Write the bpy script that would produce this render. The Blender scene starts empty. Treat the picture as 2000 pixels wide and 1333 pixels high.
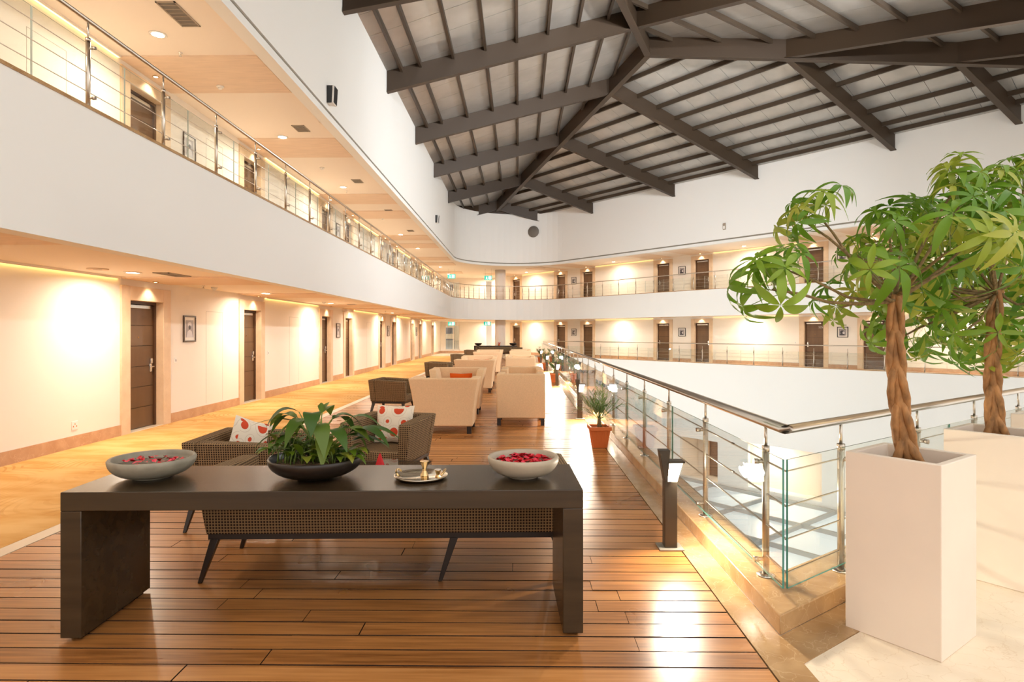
import bpy, bmesh, math, random
from mathutils import Vector, Matrix, Quaternion
random.seed(7)
PI = math.pi
S = bpy.context.scene
C = S.collection

# ---------------------------------------------------------------- camera, world, exposure
cam_d = bpy.data.cameras.new('camera')
cam_d.sensor_width = 36.0
cam_d.lens = 36.0 * 1200.0 / 2000.0
cam_d.shift_y = -16.5 / 2000.0
cam_d.clip_start = 0.05
cam_d.clip_end = 300
cam = bpy.data.objects.new('camera', cam_d)
C.objects.link(cam)
cam.location = (0, 0, 1.6)
cam.rotation_euler = (PI / 2, 0, math.radians(0.716))
S.camera = cam

world = bpy.data.worlds.new('world')
S.world = world
world.use_nodes = True
bg = world.node_tree.nodes['Background']
bg.inputs[0].default_value = (1.0, 0.96, 0.91, 1)
bg.inputs[1].default_value = 1.05
S.view_settings.view_transform = 'Standard'
S.view_settings.look = 'None'
S.view_settings.exposure = 0.62
S.view_settings.gamma = 1.0
S.view_settings.use_curve_mapping = False
S.cycles.max_bounces = 7
S.cycles.diffuse_bounces = 4
S.cycles.glossy_bounces = 3
S.cycles.transparent_max_bounces = 16
S.cycles.use_adaptive_sampling = True
S.cycles.adaptive_threshold = 0.09
S.cycles.adaptive_min_samples = 12
S.cycles.sample_clamp_indirect = 6.0
S.cycles.caustics_reflective = False
S.cycles.caustics_refractive = False
WARM = (1.0, 0.87, 0.70)
WARMER = (1.0, 0.62, 0.22)
DOWN_W = 17.5
FILL_W = 300.0

# ---------------------------------------------------------------- materials
MATS = {}
def nmat(name):
    m = bpy.data.materials.new(name); m.use_nodes = True
    nt = m.node_tree
    return m, nt, nt.nodes['Principled BSDF']
def mat(name, col, rough=0.5, metal=0.0, emit=None, es=0.0, spec=0.5, noise=0.0, nscale=20.0, bump=0.0, stretch=(1, 1, 1), coat=0.0):
    if name in MATS: return MATS[name]
    m, nt, b = nmat(name)
    b.inputs['Base Color'].default_value = (*col, 1)
    b.inputs['Roughness'].default_value = rough
    b.inputs['Metallic'].default_value = metal
    b.inputs['Specular IOR Level'].default_value = spec
    b.inputs['Coat Weight'].default_value = coat
    b.inputs['Coat Roughness'].default_value = 0.08
    if emit:
        b.inputs['Emission Color'].default_value = (*emit, 1)
        b.inputs['Emission Strength'].default_value = es
    if noise > 0 or bump > 0:
        tc = nt.nodes.new('ShaderNodeNewGeometry')
        mp = nt.nodes.new('ShaderNodeMapping'); mp.inputs['Scale'].default_value = stretch
        nz = nt.nodes.new('ShaderNodeTexNoise'); nz.inputs['Scale'].default_value = nscale; nz.inputs['Detail'].default_value = 5
        nt.links.new(tc.outputs['Position'], mp.inputs['Vector'])
        nt.links.new(mp.outputs[0], nz.inputs['Vector'])
        if noise > 0:
            r = nt.nodes.new('ShaderNodeValToRGB')
            r.color_ramp.elements[0].position = 0.3; r.color_ramp.elements[1].position = 0.7
            r.color_ramp.elements[0].color = (*[max(0, c * (1 - noise)) for c in col], 1)
            r.color_ramp.elements[1].color = (*[min(1, c * (1 + noise)) for c in col], 1)
            nt.links.new(nz.outputs['Fac'], r.inputs[0]); nt.links.new(r.outputs[0], b.inputs['Base Color'])
        if bump > 0:
            bp = nt.nodes.new('ShaderNodeBump'); bp.inputs['Strength'].default_value = bump; bp.inputs['Distance'].default_value = 0.01
            nt.links.new(nz.outputs['Fac'], bp.inputs['Height']); nt.links.new(bp.outputs[0], b.inputs['Normal'])
    MATS[name] = m
    return m

def math_node(nt, op, a, b=None):
    n = nt.nodes.new('ShaderNodeMath'); n.operation = op
    for i, v in enumerate((a, b)):
        if v is None: continue
        if isinstance(v, (int, float)): n.inputs[i].default_value = v
        else: nt.links.new(v, n.inputs[i])
    return n.outputs[0]

def deck_mat():
    m, nt, b = nmat('deck_wood')
    g = nt.nodes.new('ShaderNodeNewGeometry')
    sx = nt.nodes.new('ShaderNodeSeparateXYZ'); nt.links.new(g.outputs['Position'], sx.inputs[0])
    row = math_node(nt, 'FLOOR', math_node(nt, 'DIVIDE', sx.outputs['Y'], 0.146))
    wn = nt.nodes.new('ShaderNodeTexWhiteNoise'); wn.noise_dimensions = '1D'; nt.links.new(row, wn.inputs['W'])
    mp = nt.nodes.new('ShaderNodeMapping'); mp.inputs['Scale'].default_value = (1.3, 26, 1)
    nt.links.new(g.outputs['Position'], mp.inputs['Vector'])
    nz = nt.nodes.new('ShaderNodeTexNoise'); nz.inputs['Scale'].default_value = 1.7; nz.inputs['Detail'].default_value = 6
    nt.links.new(mp.outputs[0], nz.inputs['Vector'])
    nb = nt.nodes.new('ShaderNodeTexNoise'); nb.inputs['Scale'].default_value = 1.1; nb.inputs['Detail'].default_value = 2
    nt.links.new(g.outputs['Position'], nb.inputs['Vector'])
    f = math_node(nt, 'ADD', math_node(nt, 'MULTIPLY', nz.outputs['Fac'], 0.55), math_node(nt, 'MULTIPLY', wn.outputs['Value'], 0.25))
    f = math_node(nt, 'ADD', f, math_node(nt, 'MULTIPLY', nb.outputs['Fac'], 0.3))
    r = nt.nodes.new('ShaderNodeValToRGB')
    e = r.color_ramp.elements
    e[0].position = 0.32; e[0].color = (0.21, 0.072, 0.016, 1)
    e[1].position = 0.80; e[1].color = (0.64, 0.30, 0.10, 1)
    x = e.new(0.55); x.color = (0.47, 0.19, 0.050, 1)
    nt.links.new(f, r.inputs[0]); nt.links.new(r.outputs[0], b.inputs['Base Color'])
    rr = nt.nodes.new('ShaderNodeMapRange'); rr.inputs[3].default_value = 0.20; rr.inputs[4].default_value = 0.40
    nt.links.new(nb.outputs['Fac'], rr.inputs[0]); nt.links.new(rr.outputs[0], b.inputs['Roughness'])
    bp = nt.nodes.new('ShaderNodeBump'); bp.inputs['Strength'].default_value = 0.04; bp.inputs['Distance'].default_value = 0.002
    nt.links.new(nz.outputs['Fac'], bp.inputs['Height']); nt.links.new(bp.outputs[0], b.inputs['Normal'])
    b.inputs['Specular IOR Level'].default_value = 0.5
    MATS['deck'] = m
def carpet_mat():
    m, nt, b = nmat('carpet')
    g = nt.nodes.new('ShaderNodeNewGeometry')
    vo = nt.nodes.new('ShaderNodeTexVoronoi'); vo.inputs['Scale'].default_value = 1.15
    mp = nt.nodes.new('ShaderNodeMapping'); mp.inputs['Scale'].default_value = (1.0, 0.62, 1)
    nt.links.new(g.outputs['Position'], mp.inputs['Vector']); nt.links.new(mp.outputs[0], vo.inputs['Vector'])
    rings = math_node(nt, 'SINE', math_node(nt, 'MULTIPLY', vo.outputs['Distance'], 95))
    mask = nt.nodes.new('ShaderNodeTexNoise'); mask.inputs['Scale'].default_value = 0.9
    nt.links.new(g.outputs['Position'], mask.inputs['Vector'])
    mk = nt.nodes.new('ShaderNodeMapRange'); mk.inputs[1].default_value = 0.48; mk.inputs[2].default_value = 0.6
    nt.links.new(mask.outputs['Fac'], mk.inputs[0])
    lines = math_node(nt, 'MULTIPLY', math_node(nt, 'GREATER_THAN', rings, 0.55), mk.outputs[0])
    nz = nt.nodes.new('ShaderNodeTexNoise'); nz.inputs['Scale'].default_value = 1.6; nz.inputs['Detail'].default_value = 3
    mp2 = nt.nodes.new('ShaderNodeMapping'); mp2.inputs['Scale'].default_value = (1.0, 2.2, 1)
    nt.links.new(g.outputs['Position'], mp2.inputs['Vector']); nt.links.new(mp2.outputs[0], nz.inputs['Vector'])
    r = nt.nodes.new('ShaderNodeValToRGB'); e = r.color_ramp.elements
    e[0].position = 0.38; e[0].color = (0.68, 0.36, 0.11, 1)
    e[1].position = 0.62; e[1].color = (0.78, 0.48, 0.19, 1)
    nt.links.new(nz.outputs['Fac'], r.inputs[0])
    mx = nt.nodes.new('ShaderNodeMixRGB'); mx.inputs[2].default_value = (0.47, 0.19, 0.04, 1)
    nt.links.new(math_node(nt, 'MULTIPLY', lines, 0.4), mx.inputs[0]); nt.links.new(r.outputs[0], mx.inputs[1])
    nt.links.new(mx.outputs[0], b.inputs['Base Color'])
    b.inputs['Roughness'].default_value = 0.95; b.inputs['Specular IOR Level'].default_value = 0.1
    MATS['carpet'] = m
def marble_mat(name, c0, c1, cv, rough):
    m, nt, b = nmat(name)
    g = nt.nodes.new('ShaderNodeNewGeometry')
    nz = nt.nodes.new('ShaderNodeTexNoise'); nz.inputs['Scale'].default_value = 5; nz.inputs['Detail'].default_value = 7
    nt.links.new(g.outputs['Position'], nz.inputs['Vector'])
    r = nt.nodes.new('ShaderNodeValToRGB'); e = r.color_ramp.elements
    e[0].position = 0.3; e[0].color = (*c0, 1); e[1].position = 0.7; e[1].color = (*c1, 1)
    nt.links.new(nz.outputs['Fac'], r.inputs[0])
    vo = nt.nodes.new('ShaderNodeTexVoronoi'); vo.feature = 'DISTANCE_TO_EDGE'; vo.inputs['Scale'].default_value = 7
    add = nt.nodes.new('ShaderNodeVectorMath'); add.operation = 'ADD'
    sc = nt.nodes.new('ShaderNodeVectorMath'); sc.operation = 'SCALE'; sc.inputs['Scale'].default_value = 0.3
    nt.links.new(nz.outputs['Color'], sc.inputs[0]); nt.links.new(sc.outputs[0], add.inputs[0]); nt.links.new(g.outputs['Position'], add.inputs[1])
    nt.links.new(add.outputs[0], vo.inputs['Vector'])
    v = math_node(nt, 'MULTIPLY', math_node(nt, 'LESS_THAN', vo.outputs['Distance'], 0.012), 0.45)
    mx = nt.nodes.new('ShaderNodeMixRGB'); mx.inputs[2].default_value = (*cv, 1)
    nt.links.new(v, mx.inputs[0]); nt.links.new(r.outputs[0], mx.inputs[1]); nt.links.new(mx.outputs[0], b.inputs['Base Color'])
    b.inputs['Roughness'].default_value = rough
    MATS[name] = m
def check_mat():
    m, nt, b = nmat('houndstooth')
    uv = nt.nodes.new('ShaderNodeUVMap')
    sx = nt.nodes.new('ShaderNodeSeparateXYZ'); nt.links.new(uv.outputs[0], sx.inputs[0])
    p = 0.019
    a = math_node(nt, 'GREATER_THAN', math_node(nt, 'FRACT', math_node(nt, 'DIVIDE', sx.outputs[0], p)), 0.36)
    c = math_node(nt, 'GREATER_THAN', math_node(nt, 'FRACT', math_node(nt, 'DIVIDE', sx.outputs[1], p)), 0.36)
    mx = nt.nodes.new('ShaderNodeMixRGB')
    mx.inputs[1].default_value = (0.30, 0.19, 0.095, 1); mx.inputs[2].default_value = (0.030, 0.018, 0.012, 1)
    nt.links.new(math_node(nt, 'MULTIPLY', a, c), mx.inputs[0]); nt.links.new(mx.outputs[0], b.inputs['Base Color'])
    b.inputs['Roughness'].default_value = 0.9; b.inputs['Specular IOR Level'].default_value = 0.15
    MATS['check'] = m
def glass_mat(name, tint, ior=1.45, f=1.0):
    m = bpy.data.materials.new(name); m.use_nodes = True
    nt = m.node_tree; nt.nodes.clear()
    o = nt.nodes.new('ShaderNodeOutputMaterial'); t = nt.nodes.new('ShaderNodeBsdfTransparent'); t.inputs[0].default_value = (*tint, 1)
    g = nt.nodes.new('ShaderNodeBsdfGlossy'); g.inputs['Roughness'].default_value = 0.0
    fr = nt.nodes.new('ShaderNodeLayerWeight'); fr.inputs[0].default_value = 0.5
    mx = nt.nodes.new('ShaderNodeMixShader')
    fac = math_node(nt, 'ADD', math_node(nt, 'MULTIPLY', math_node(nt, 'POWER', fr.outputs['Facing'], 5.0), 0.9), 0.04)
    nt.links.new(math_node(nt, 'MULTIPLY', fac, f), mx.inputs[0])
    nt.links.new(t.outputs[0], mx.inputs[1]); nt.links.new(g.outputs[0], mx.inputs[2]); nt.links.new(mx.outputs[0], o.inputs[0])
    MATS[name] = m
def leaf_mat(name, c0, c1, c2):
    m, nt, b = nmat(name)
    oi = nt.nodes.new('ShaderNodeObjectInfo')
    r = nt.nodes.new('ShaderNodeValToRGB'); e = r.color_ramp.elements
    e[0].position = 0.0; e[0].color = (*c0, 1); e[1].position = 1.0; e[1].color = (*c2, 1)
    x = e.new(0.55); x.color = (*c1, 1)
    nt.links.new(oi.outputs['Random'], r.inputs[0])
    nt.links.new(r.outputs[0], b.inputs['Base Color'])
    b.inputs['Roughness'].default_value = 0.38
    out = nt.nodes['Material Output']
    tr = nt.nodes.new('ShaderNodeBsdfTranslucent'); nt.links.new(r.outputs[0], tr.inputs[0])
    mx = nt.nodes.new('ShaderNodeMixShader'); mx.inputs[0].default_value = 0.35
    nt.links.new(b.outputs[0], mx.inputs[1]); nt.links.new(tr.outputs[0], mx.inputs[2]); nt.links.new(mx.outputs[0], out.inputs[0])
    MATS[name] = m
def dots_mat():
    m, nt, b = nmat('dotted_fabric')
    uv = nt.nodes.new('ShaderNodeUVMap')
    dot = None; ring = None
    for cx, cz, rd in ((-.13, .13, .035), (.06, .15, .055), (-.05, .02, .02), (.13, .01, .03), (-.15, -.06, .045), (.03, -.09, .045), (.15, -.14, .05), (-.07, -.17, .03)):
        df = nt.nodes.new('ShaderNodeVectorMath'); df.operation = 'DISTANCE'; df.inputs[1].default_value = (cx, cz, 0); nt.links.new(uv.outputs[0], df.inputs[0])
        a = math_node(nt, 'LESS_THAN', df.outputs['Value'], rd); dot = a if dot is None else math_node(nt, 'MAXIMUM', dot, a)
        b_ = math_node(nt, 'LESS_THAN', math_node(nt, 'ABSOLUTE', math_node(nt, 'SUBTRACT', df.outputs['Value'], rd + .025)), .0025); ring = b_ if ring is None else math_node(nt, 'MAXIMUM', ring, b_)
    m1 = nt.nodes.new('ShaderNodeMixRGB'); m1.inputs[1].default_value = (0.82, 0.70, 0.55, 1); m1.inputs[2].default_value = (0.55, 0.40, 0.28, 1)
    nt.links.new(math_node(nt, 'MULTIPLY', ring, 0.5), m1.inputs[0])
    m2 = nt.nodes.new('ShaderNodeMixRGB'); m2.inputs[2].default_value = (0.62, 0.06, 0.015, 1)
    nt.links.new(dot, m2.inputs[0]); nt.links.new(m1.outputs[0], m2.inputs[1]); nt.links.new(m2.outputs[0], b.inputs['Base Color'])
    b.inputs['Roughness'].default_value = 0.9
    MATS['dots'] = m
deck_mat(); carpet_mat(); check_mat(); dots_mat()
marble_mat('brown_marble', (0.36, 0.20, 0.085), (0.52, 0.33, 0.16), (0.66, 0.46, 0.26), 0.16)
marble_mat('skirting_marble', (0.48, 0.26, 0.14), (0.60, 0.36, 0.21), (0.70, 0.47, 0.30), 0.35)
marble_mat('cream_marble', (0.82, 0.68, 0.51), (0.88, 0.745, 0.58), (0.70, 0.52, 0.34), 0.22)
marble_mat('travertine', (0.70, 0.50, 0.32), (0.78, 0.58, 0.39), (0.66, 0.46, 0.30), 0.45)
glass_mat('glass', (0.965, 0.99, 0.98))
glass_mat('clear_glass', (0.97, 0.97, 0.95), 1.5)
leaf_mat('leaf', (0.09, 0.23, 0.012), (0.20, 0.34, 0.022), (0.44, 0.44, 0.06))
leaf_mat('lily_leaf', (0.045, 0.11, 0.016), (0.085, 0.17, 0.02), (0.19, 0.25, 0.035))
leaf_mat('pothos_leaf', (0.07, 0.14, 0.008), (0.16, 0.24, 0.012), (0.36, 0.36, 0.04))
leaf_mat('palm_leaf', (0.13, 0.23, 0.06), (0.18, 0.28, 0.07), (0.25, 0.33, 0.09))
M = MATS
mat('white_wall', (0.84, 0.825, 0.79), 0.85, spec=0.2)
mat('cream_wall', (0.85, 0.765, 0.665), 0.85, spec=0.2)
mat('ceiling_cream', (0.86, 0.76, 0.655), 0.9, spec=0.2)
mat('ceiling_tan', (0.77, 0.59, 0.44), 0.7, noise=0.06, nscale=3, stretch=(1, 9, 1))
mat('strip_grey', (0.28, 0.25, 0.2), 0.6)
mat('joint_grey', (0.50, 0.43, 0.35), 0.8)
mat('edge_pale', (0.42, 0.47, 0.42), 0.2)
mat('steel', (0.60, 0.53, 0.45), 0.28, 1.0)
mat('bright_steel', (0.72, 0.68, 0.62), 0.18, 1.0)
mat('chrome', (0.75, 0.74, 0.72), 0.22, 1.0)
mat('dark_steel', (0.12, 0.11, 0.10), 0.4, 0.8)
mat('glass_edge', (0.06, 0.24, 0.19), 0.15)
mat('roof_sheet', (0.44, 0.42, 0.39), 0.33, 0.5, noise=0.12, nscale=1.2, stretch=(1, 1, 1))
mat('roof_beam', (0.050, 0.030, 0.016), 0.5, 0.1)
mat('roof_purlin', (0.062, 0.041, 0.025), 0.5, 0.1)
mat('deck_edge', (0.045, 0.018, 0.007), 0.8)
mat('dark_line', (0.015, 0.012, 0.01), 0.8)
mat('door_wood', (0.135, 0.068, 0.030), 0.34, noise=0.12, nscale=6, stretch=(1, 1, 0.15))
mat('door_jamb', (0.085, 0.036, 0.015), 0.4)
mat('table_wood', (0.046, 0.028, 0.013), 0.27, noise=0.22, nscale=5, stretch=(0.25, 3, 3), bump=0.015, spec=0.45)
mat('leg_wood', (0.020, 0.011, 0.007), 0.3)
mat('beige_fabric', (0.80, 0.545, 0.32), 0.92, spec=0.15, noise=0.05, nscale=60, bump=0.1)
mat('orange_fabric', (0.72, 0.11, 0.012), 0.9, spec=0.15)
mat('stone', (0.29, 0.255, 0.19), 0.5, noise=0.13, nscale=16)
mat('pale_stone', (0.46, 0.38, 0.28), 0.5, noise=0.06, nscale=10)
mat('water', (0.22, 0.11, 0.05), 0.03)
mat('petal', (0.58, 0.008, 0.018), 0.4)
mat('petal_pink', (0.80, 0.05, 0.09), 0.4)
mat('dark_bowl', (0.020, 0.013, 0.009), 0.35)
mat('soil', (0.16, 0.09, 0.045), 0.95, noise=0.5, nscale=90, bump=1.0)
mat('gold', (0.72, 0.50, 0.24), 0.15, 1.0)
mat('silver', (0.80, 0.70, 0.55), 0.14, 1.0)
mat('terracotta', (0.70, 0.17, 0.035), 0.6)
mat('planter_white', (0.83, 0.71, 0.60), 0.8, spec=0.2, noise=0.03, nscale=2.5)
mat('bark', (0.34, 0.16, 0.055), 0.75, noise=0.4, nscale=26, bump=0.8, stretch=(1, 1, 0.5))
mat('branch_bark', (0.20, 0.13, 0.05), 0.8, noise=0.4, nscale=60, bump=0.6)
mat('stalk', (0.16, 0.22, 0.04), 0.5)
mat('bollard', (0.055, 0.042, 0.028), 0.4, 0.3)
mat('lamp_glow', (1, 0.9, 0.75), 0.5, emit=(1.0, 0.85, 0.62), es=26)
mat('lens_glow', (1, 0.95, 0.85), 0.5, emit=(1.0, 0.90, 0.72), es=20)
mat('spot_glow', (1, 0.9, 0.6), 0.5, emit=(1.0, 0.80, 0.45), es=14)
mat('cove_glow', (1, 0.8, 0.3), 0.5, emit=(1.0, 0.76, 0.24), es=2.4)
mat('sign_green', (0.02, 0.35, 0.24), 0.4, emit=(0.02, 0.45, 0.36), es=0.6)
mat('sign_white', (0.9, 1, 0.95), 0.4, emit=(0.8, 1.0, 0.95), es=1.5)
mat('black_plastic', (0.02, 0.02, 0.02), 0.4)
mat('white_plastic', (0.82, 0.78, 0.72), 0.4)
mat('grille', (0.16, 0.135, 0.11), 0.6)
mat('vent_grey', (0.36, 0.29, 0.22), 0.6)
mat('frame_black', (0.025, 0.018, 0.014), 0.35)
mat('frame_bronze', (0.10, 0.07, 0.05), 0.35)
mat('mat_board', (0.80, 0.74, 0.66), 0.8)
mat('photo_grey', (0.34, 0.30, 0.29), 0.5)
mat('photo_light', (0.62, 0.57, 0.56), 0.5)
mat('photo_dark', (0.06, 0.05, 0.055), 0.5)
mat('number_steel', (0.62, 0.56, 0.5), 0.3, 0.6)
mat('sky_pane', (0.70, 0.78, 0.81), 0.25, emit=(0.85, 0.95, 1.0), es=0.24)  # glow added to the panes to light the atrium walls from below
mat('grey_bar', (0.42, 0.42, 0.40), 0.5)
mat('blue_grey', (0.20, 0.22, 0.30), 0.4)
mat('pale_blue', (0.62, 0.63, 0.66), 0.4)
mat('column_white', (0.80, 0.72, 0.66), 0.8)
mat('carpet_edge', (0.78, 0.63, 0.46), 0.4)
mat('red_cloth', (0.60, 0.008, 0.012), 0.7)

for k_ in ('lens_glow', 'spot_glow', 'sign_green', 'sign_white', 'lamp_glow', 'sky_pane', 'cove_glow'): M[k_].cycles.emission_sampling = 'NONE'

# ---------------------------------------------------------------- mesh helpers
class MB:
    def __init__(self): self.v = []; self.f = []; self.mi = []; self.sm = []
    def _q(self, vs, fs, mi=0, smooth=False):
        o = len(self.v); self.v += [tuple(p) for p in vs]
        for f in fs: self.f.append([o + i for i in f]); self.mi.append(mi); self.sm.append(smooth)
        return self
    def hexa(self, b, t, mi=0):
        return self._q(list(b) + list(t), [(3, 2, 1, 0), (4, 5, 6, 7), (0, 1, 5, 4), (1, 2, 6, 5), (2, 3, 7, 6), (3, 0, 4, 7)], mi)
    def slab(self, x0, y0, z0, x1, y1, z1):                  # top in material 0, edges and underside in material 1
        vs = [(x0, y0, z0), (x1, y0, z0), (x1, y1, z0), (x0, y1, z0), (x0, y0, z1), (x1, y0, z1), (x1, y1, z1), (x0, y1, z1)]
        self._q(vs, [(4, 5, 6, 7)], 0)
        o = len(self.v) - 8
        for f in ((3, 2, 1, 0), (0, 1, 5, 4), (1, 2, 6, 5), (2, 3, 7, 6), (3, 0, 4, 7)): self.f.append([o + i for i in f]); self.mi.append(1); self.sm.append(False)
        return self
    def box(self, x0, y0, z0, x1, y1, z1, mi=0):
        return self.hexa([(x0, y0, z0), (x1, y0, z0), (x1, y1, z0), (x0, y1, z0)], [(x0, y0, z1), (x1, y0, z1), (x1, y1, z1), (x0, y1, z1)], mi)
    def rot_box(self, c, half, ax, ay, az, mi=0):
        c, ax, ay, az = map(Vector, (c, ax, ay, az))
        P = lambda i, j, k: c + ax * (i * half[0]) + ay * (j * half[1]) + az * (k * half[2])
        return self.hexa([P(-1, -1, -1), P(1, -1, -1), P(1, 1, -1), P(-1, 1, -1)], [P(-1, -1, 1), P(1, -1, 1), P(1, 1, 1), P(-1, 1, 1)], mi)
    def beam(self, p0, p1, w, h, mi=0, up=(0, 0, 1)):       # p0-p1 is the centre of the TOP face
        p0, p1 = Vector(p0), Vector(p1); d = (p1 - p0).normalized(); s = d.cross(Vector(up)).normalized() * (w / 2); u = Vector((0, 0, -h))
        return self.hexa([p0 - s + u, p0 + s + u, p1 + s + u, p1 - s + u], [p0 - s, p0 + s, p1 + s, p1 - s], mi)
    def prism(self, poly, z0, z1, mi=0, side=None):
        n = len(poly); vs = [(x, y, z0) for x, y in poly] + [(x, y, z1) for x, y in poly]
        self._q(vs, [tuple(range(n - 1, -1, -1)), tuple(range(n, 2 * n))], mi)
        o = len(self.v) - 2 * n
        for i in range(n):
            j = (i + 1) % n; self.f.append([o + i, o + j, o + n + j, o + n + i]); self.mi.append(mi if side is None else side); self.sm.append(False)
        return self
    def poly(self, pts, mi=0): return self._q(pts, [tuple(range(len(pts)))], mi)
    def tube(self, pts, r, n=8, mi=0, cap=True, smooth=True):
        pts = [Vector(p) for p in pts]; m = len(pts); rs = r if isinstance(r, (list, tuple)) else [r] * m
        o = len(self.v); ref = None
        for i, p in enumerate(pts):
            t = (pts[min(i + 1, m - 1)] - pts[max(i - 1, 0)]).normalized()
            if ref is None: ref = Vector((0, 0, 1)) if abs(t.z) < 0.9 else Vector((1, 0, 0))
            a = t.cross(ref).normalized(); b = a.cross(t).normalized(); ref = b
            # scale at mitres so that the tube keeps its width
            k = 1.0
            if 0 < i < m - 1:
                cs = (pts[i] - pts[i - 1]).normalized().dot((pts[i + 1] - pts[i]).normalized())
                k = 1 / max(0.5, math.sqrt(max(0.0, (1 + cs) / 2)))
            for j in range(n):
                an = 2 * PI * j / n
                self.v.append(tuple(p + a * (math.cos(an) * rs[i] * k) + b * (math.sin(an) * rs[i])))
        for i in range(m - 1):
            for j in range(n):
                k = (j + 1) % n
                self.f.append([o + i * n + j, o + i * n + k, o + (i + 1) * n + k, o + (i + 1) * n + j]); self.mi.append(mi); self.sm.append(smooth)
        if cap:
            self.f.append([o + j for j in range(n - 1, -1, -1)]); self.mi.append(mi); self.sm.append(False)
            self.f.append([o + (m - 1) * n + j for j in range(n)]); self.mi.append(mi); self.sm.append(False)
        return self
    def lathe(self, prof, n=24, c=(0, 0, 0), mi=0, smooth=True, ring=False):
        if ring: prof = list(prof) + [prof[0]]
        o = len(self.v); m = len(prof)
        for r, z in prof:
            for j in range(n):
                a = 2 * PI * j / n; self.v.append((c[0] + r * math.cos(a), c[1] + r * math.sin(a), c[2] + z))
        for i in range(m - 1):
            for j in range(n):
                k = (j + 1) % n
                self.f.append([o + i * n + j, o + i * n + k, o + (i + 1) * n + k, o + (i + 1) * n + j]); self.mi.append(mi); self.sm.append(smooth)
        if ring: return self
        if prof[0][0] > 1e-4: self.f.append([o + j for j in range(n - 1, -1, -1)]); self.mi.append(mi); self.sm.append(False)
        if prof[-1][0] > 1e-4: self.f.append([o + (m - 1) * n + j for j in range(n)]); self.mi.append(mi); self.sm.append(False)
        return self
    def sweep(self, path, prof, mi=0, closed=True):          # prof: list of (outward offset, z)
        o = len(self.v); n = len(prof); m = len(path)
        for i, p in enumerate(path):
            a = Vector(path[max(i - 1, 0)]); b = Vector(path[min(i + 1, m - 1)]); t = (b - a).normalized(); nrm = Vector((-t.y, t.x))
            for off, z in prof: self.v.append((p[0] + nrm.x * off, p[1] + nrm.y * off, z))
        for i in range(m - 1):
            for j in range(n if closed else n - 1):
                k = (j + 1) % n
                self.f.append([o + i * n + j, o + (i + 1) * n + j, o + (i + 1) * n + k, o + i * n + k]); self.mi.append(mi); self.sm.append(False)
        if closed:
            self.f.append([o + j for j in range(n)]); self.mi.append(mi); self.sm.append(False)
            self.f.append([o + (m - 1) * n + j for j in range(n - 1, -1, -1)]); self.mi.append(mi); self.sm.append(False)
        return self
    def mesh(self, name, mats, bevel=0.0, seg=2, subsurf=0, smooth=False):
        me = bpy.data.meshes.new(name)
        me.from_pydata(self.v, [], self.f)
        if not isinstance(mats, (list, tuple)): mats = [mats]
        for m in mats: me.materials.append(M[m] if isinstance(m, str) else m)
        for p, mi, sm in zip(me.polygons, self.mi, self.sm): p.material_index = mi; p.use_smooth = sm or smooth
        if bevel > 0:
            bm = bmesh.new(); bm.from_mesh(me)
            res = bmesh.ops.bevel(bm, geom=[e for e in bm.edges if len(e.link_faces) == 2 and e.calc_face_angle(0) > 0.5], offset=bevel, segments=seg, profile=0.6, affect='EDGES', clamp_overlap=True)
            for f in bm.faces: f.smooth = False
            for f in res['faces']: f.smooth = True
            bm.to_mesh(me); bm.free()
        uv = me.uv_layers.new(name='UVMap')
        for p in me.polygons:
            nx, ny, nz = abs(p.normal.x), abs(p.normal.y), abs(p.normal.z)
            for li in p.loop_indices:
                c = me.vertices[me.loops[li].vertex_index].co
                uv.data[li].uv = (c.x, c.y) if nz >= nx and nz >= ny else ((c.y, c.z) if nx > ny else (c.x, c.z))
        me.update()
        return me
    def build(self, name, mats, parent=None, bevel=0.0, loc=None, rz=0.0, **kw):
        return link(name, self.mesh(name, mats, bevel, **kw), parent, loc, rz)

def link(name, data, parent=None, loc=None, rz=0.0):
    o = bpy.data.objects.new(name, data); C.objects.link(o)
    if parent is not None: o.parent = parent
    if loc is not None: o.location = loc
    if rz: o.rotation_euler = (0, 0, rz)
    return o
def tag(o, label=None, cat=None, group=None, kind=None):
    if label: o['label'] = label
    if cat: o['category'] = cat
    if group: o['group'] = group
    if kind: o['kind'] = kind
    return o
def thing(name, label, cat, loc=(0, 0, 0), rz=0.0, group=None):
    o = bpy.data.objects.new(name, None); C.objects.link(o); o.empty_display_size = 0.1
    o.location = loc; o.rotation_euler = (0, 0, rz)
    return tag(o, label, cat, group)
KIDS = {}
def kids(o): return [c for c in o.children]
def dup(root, loc, rz=0.0, label=None, group=None):
    r = root.copy(); C.objects.link(r); r.location = loc; r.rotation_euler = (0, 0, rz)
    if label: r['label'] = label
    if group: r['group'] = group
    for ch in kids(root):
        c = ch.copy(); C.objects.link(c); c.parent = r
        for g in kids(ch):
            d = g.copy(); C.objects.link(d); d.parent = c
    return r
def struct(name, mb, m, parent=None, bevel=0.0, **kw):
    o = mb.build(name, m, parent, bevel, **kw)
    if parent is None: o['kind'] = 'structure'
    return o
def sroot(name):
    o = bpy.data.objects.new(name, None); C.objects.link(o); o['kind'] = 'structure'; return o
def light(kind, parent, loc, energy, col, size=0.1, spread=None, rot=(0, 0, 0), angle=None, blend=0.6):
    d = bpy.data.lights.new('lamp_light', kind); d.energy = energy; d.color = col
    if kind == 'AREA':
        d.shape = 'DISK'; d.size = size
        if spread: d.spread = spread
    else: d.shadow_soft_size = size
    if kind == 'SPOT': d.spot_size = angle; d.spot_blend = blend
    o = bpy.data.objects.new('lamp_light', d); C.objects.link(o); o.parent = parent; o.location = loc; o.rotation_euler = rot
    return o
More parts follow.
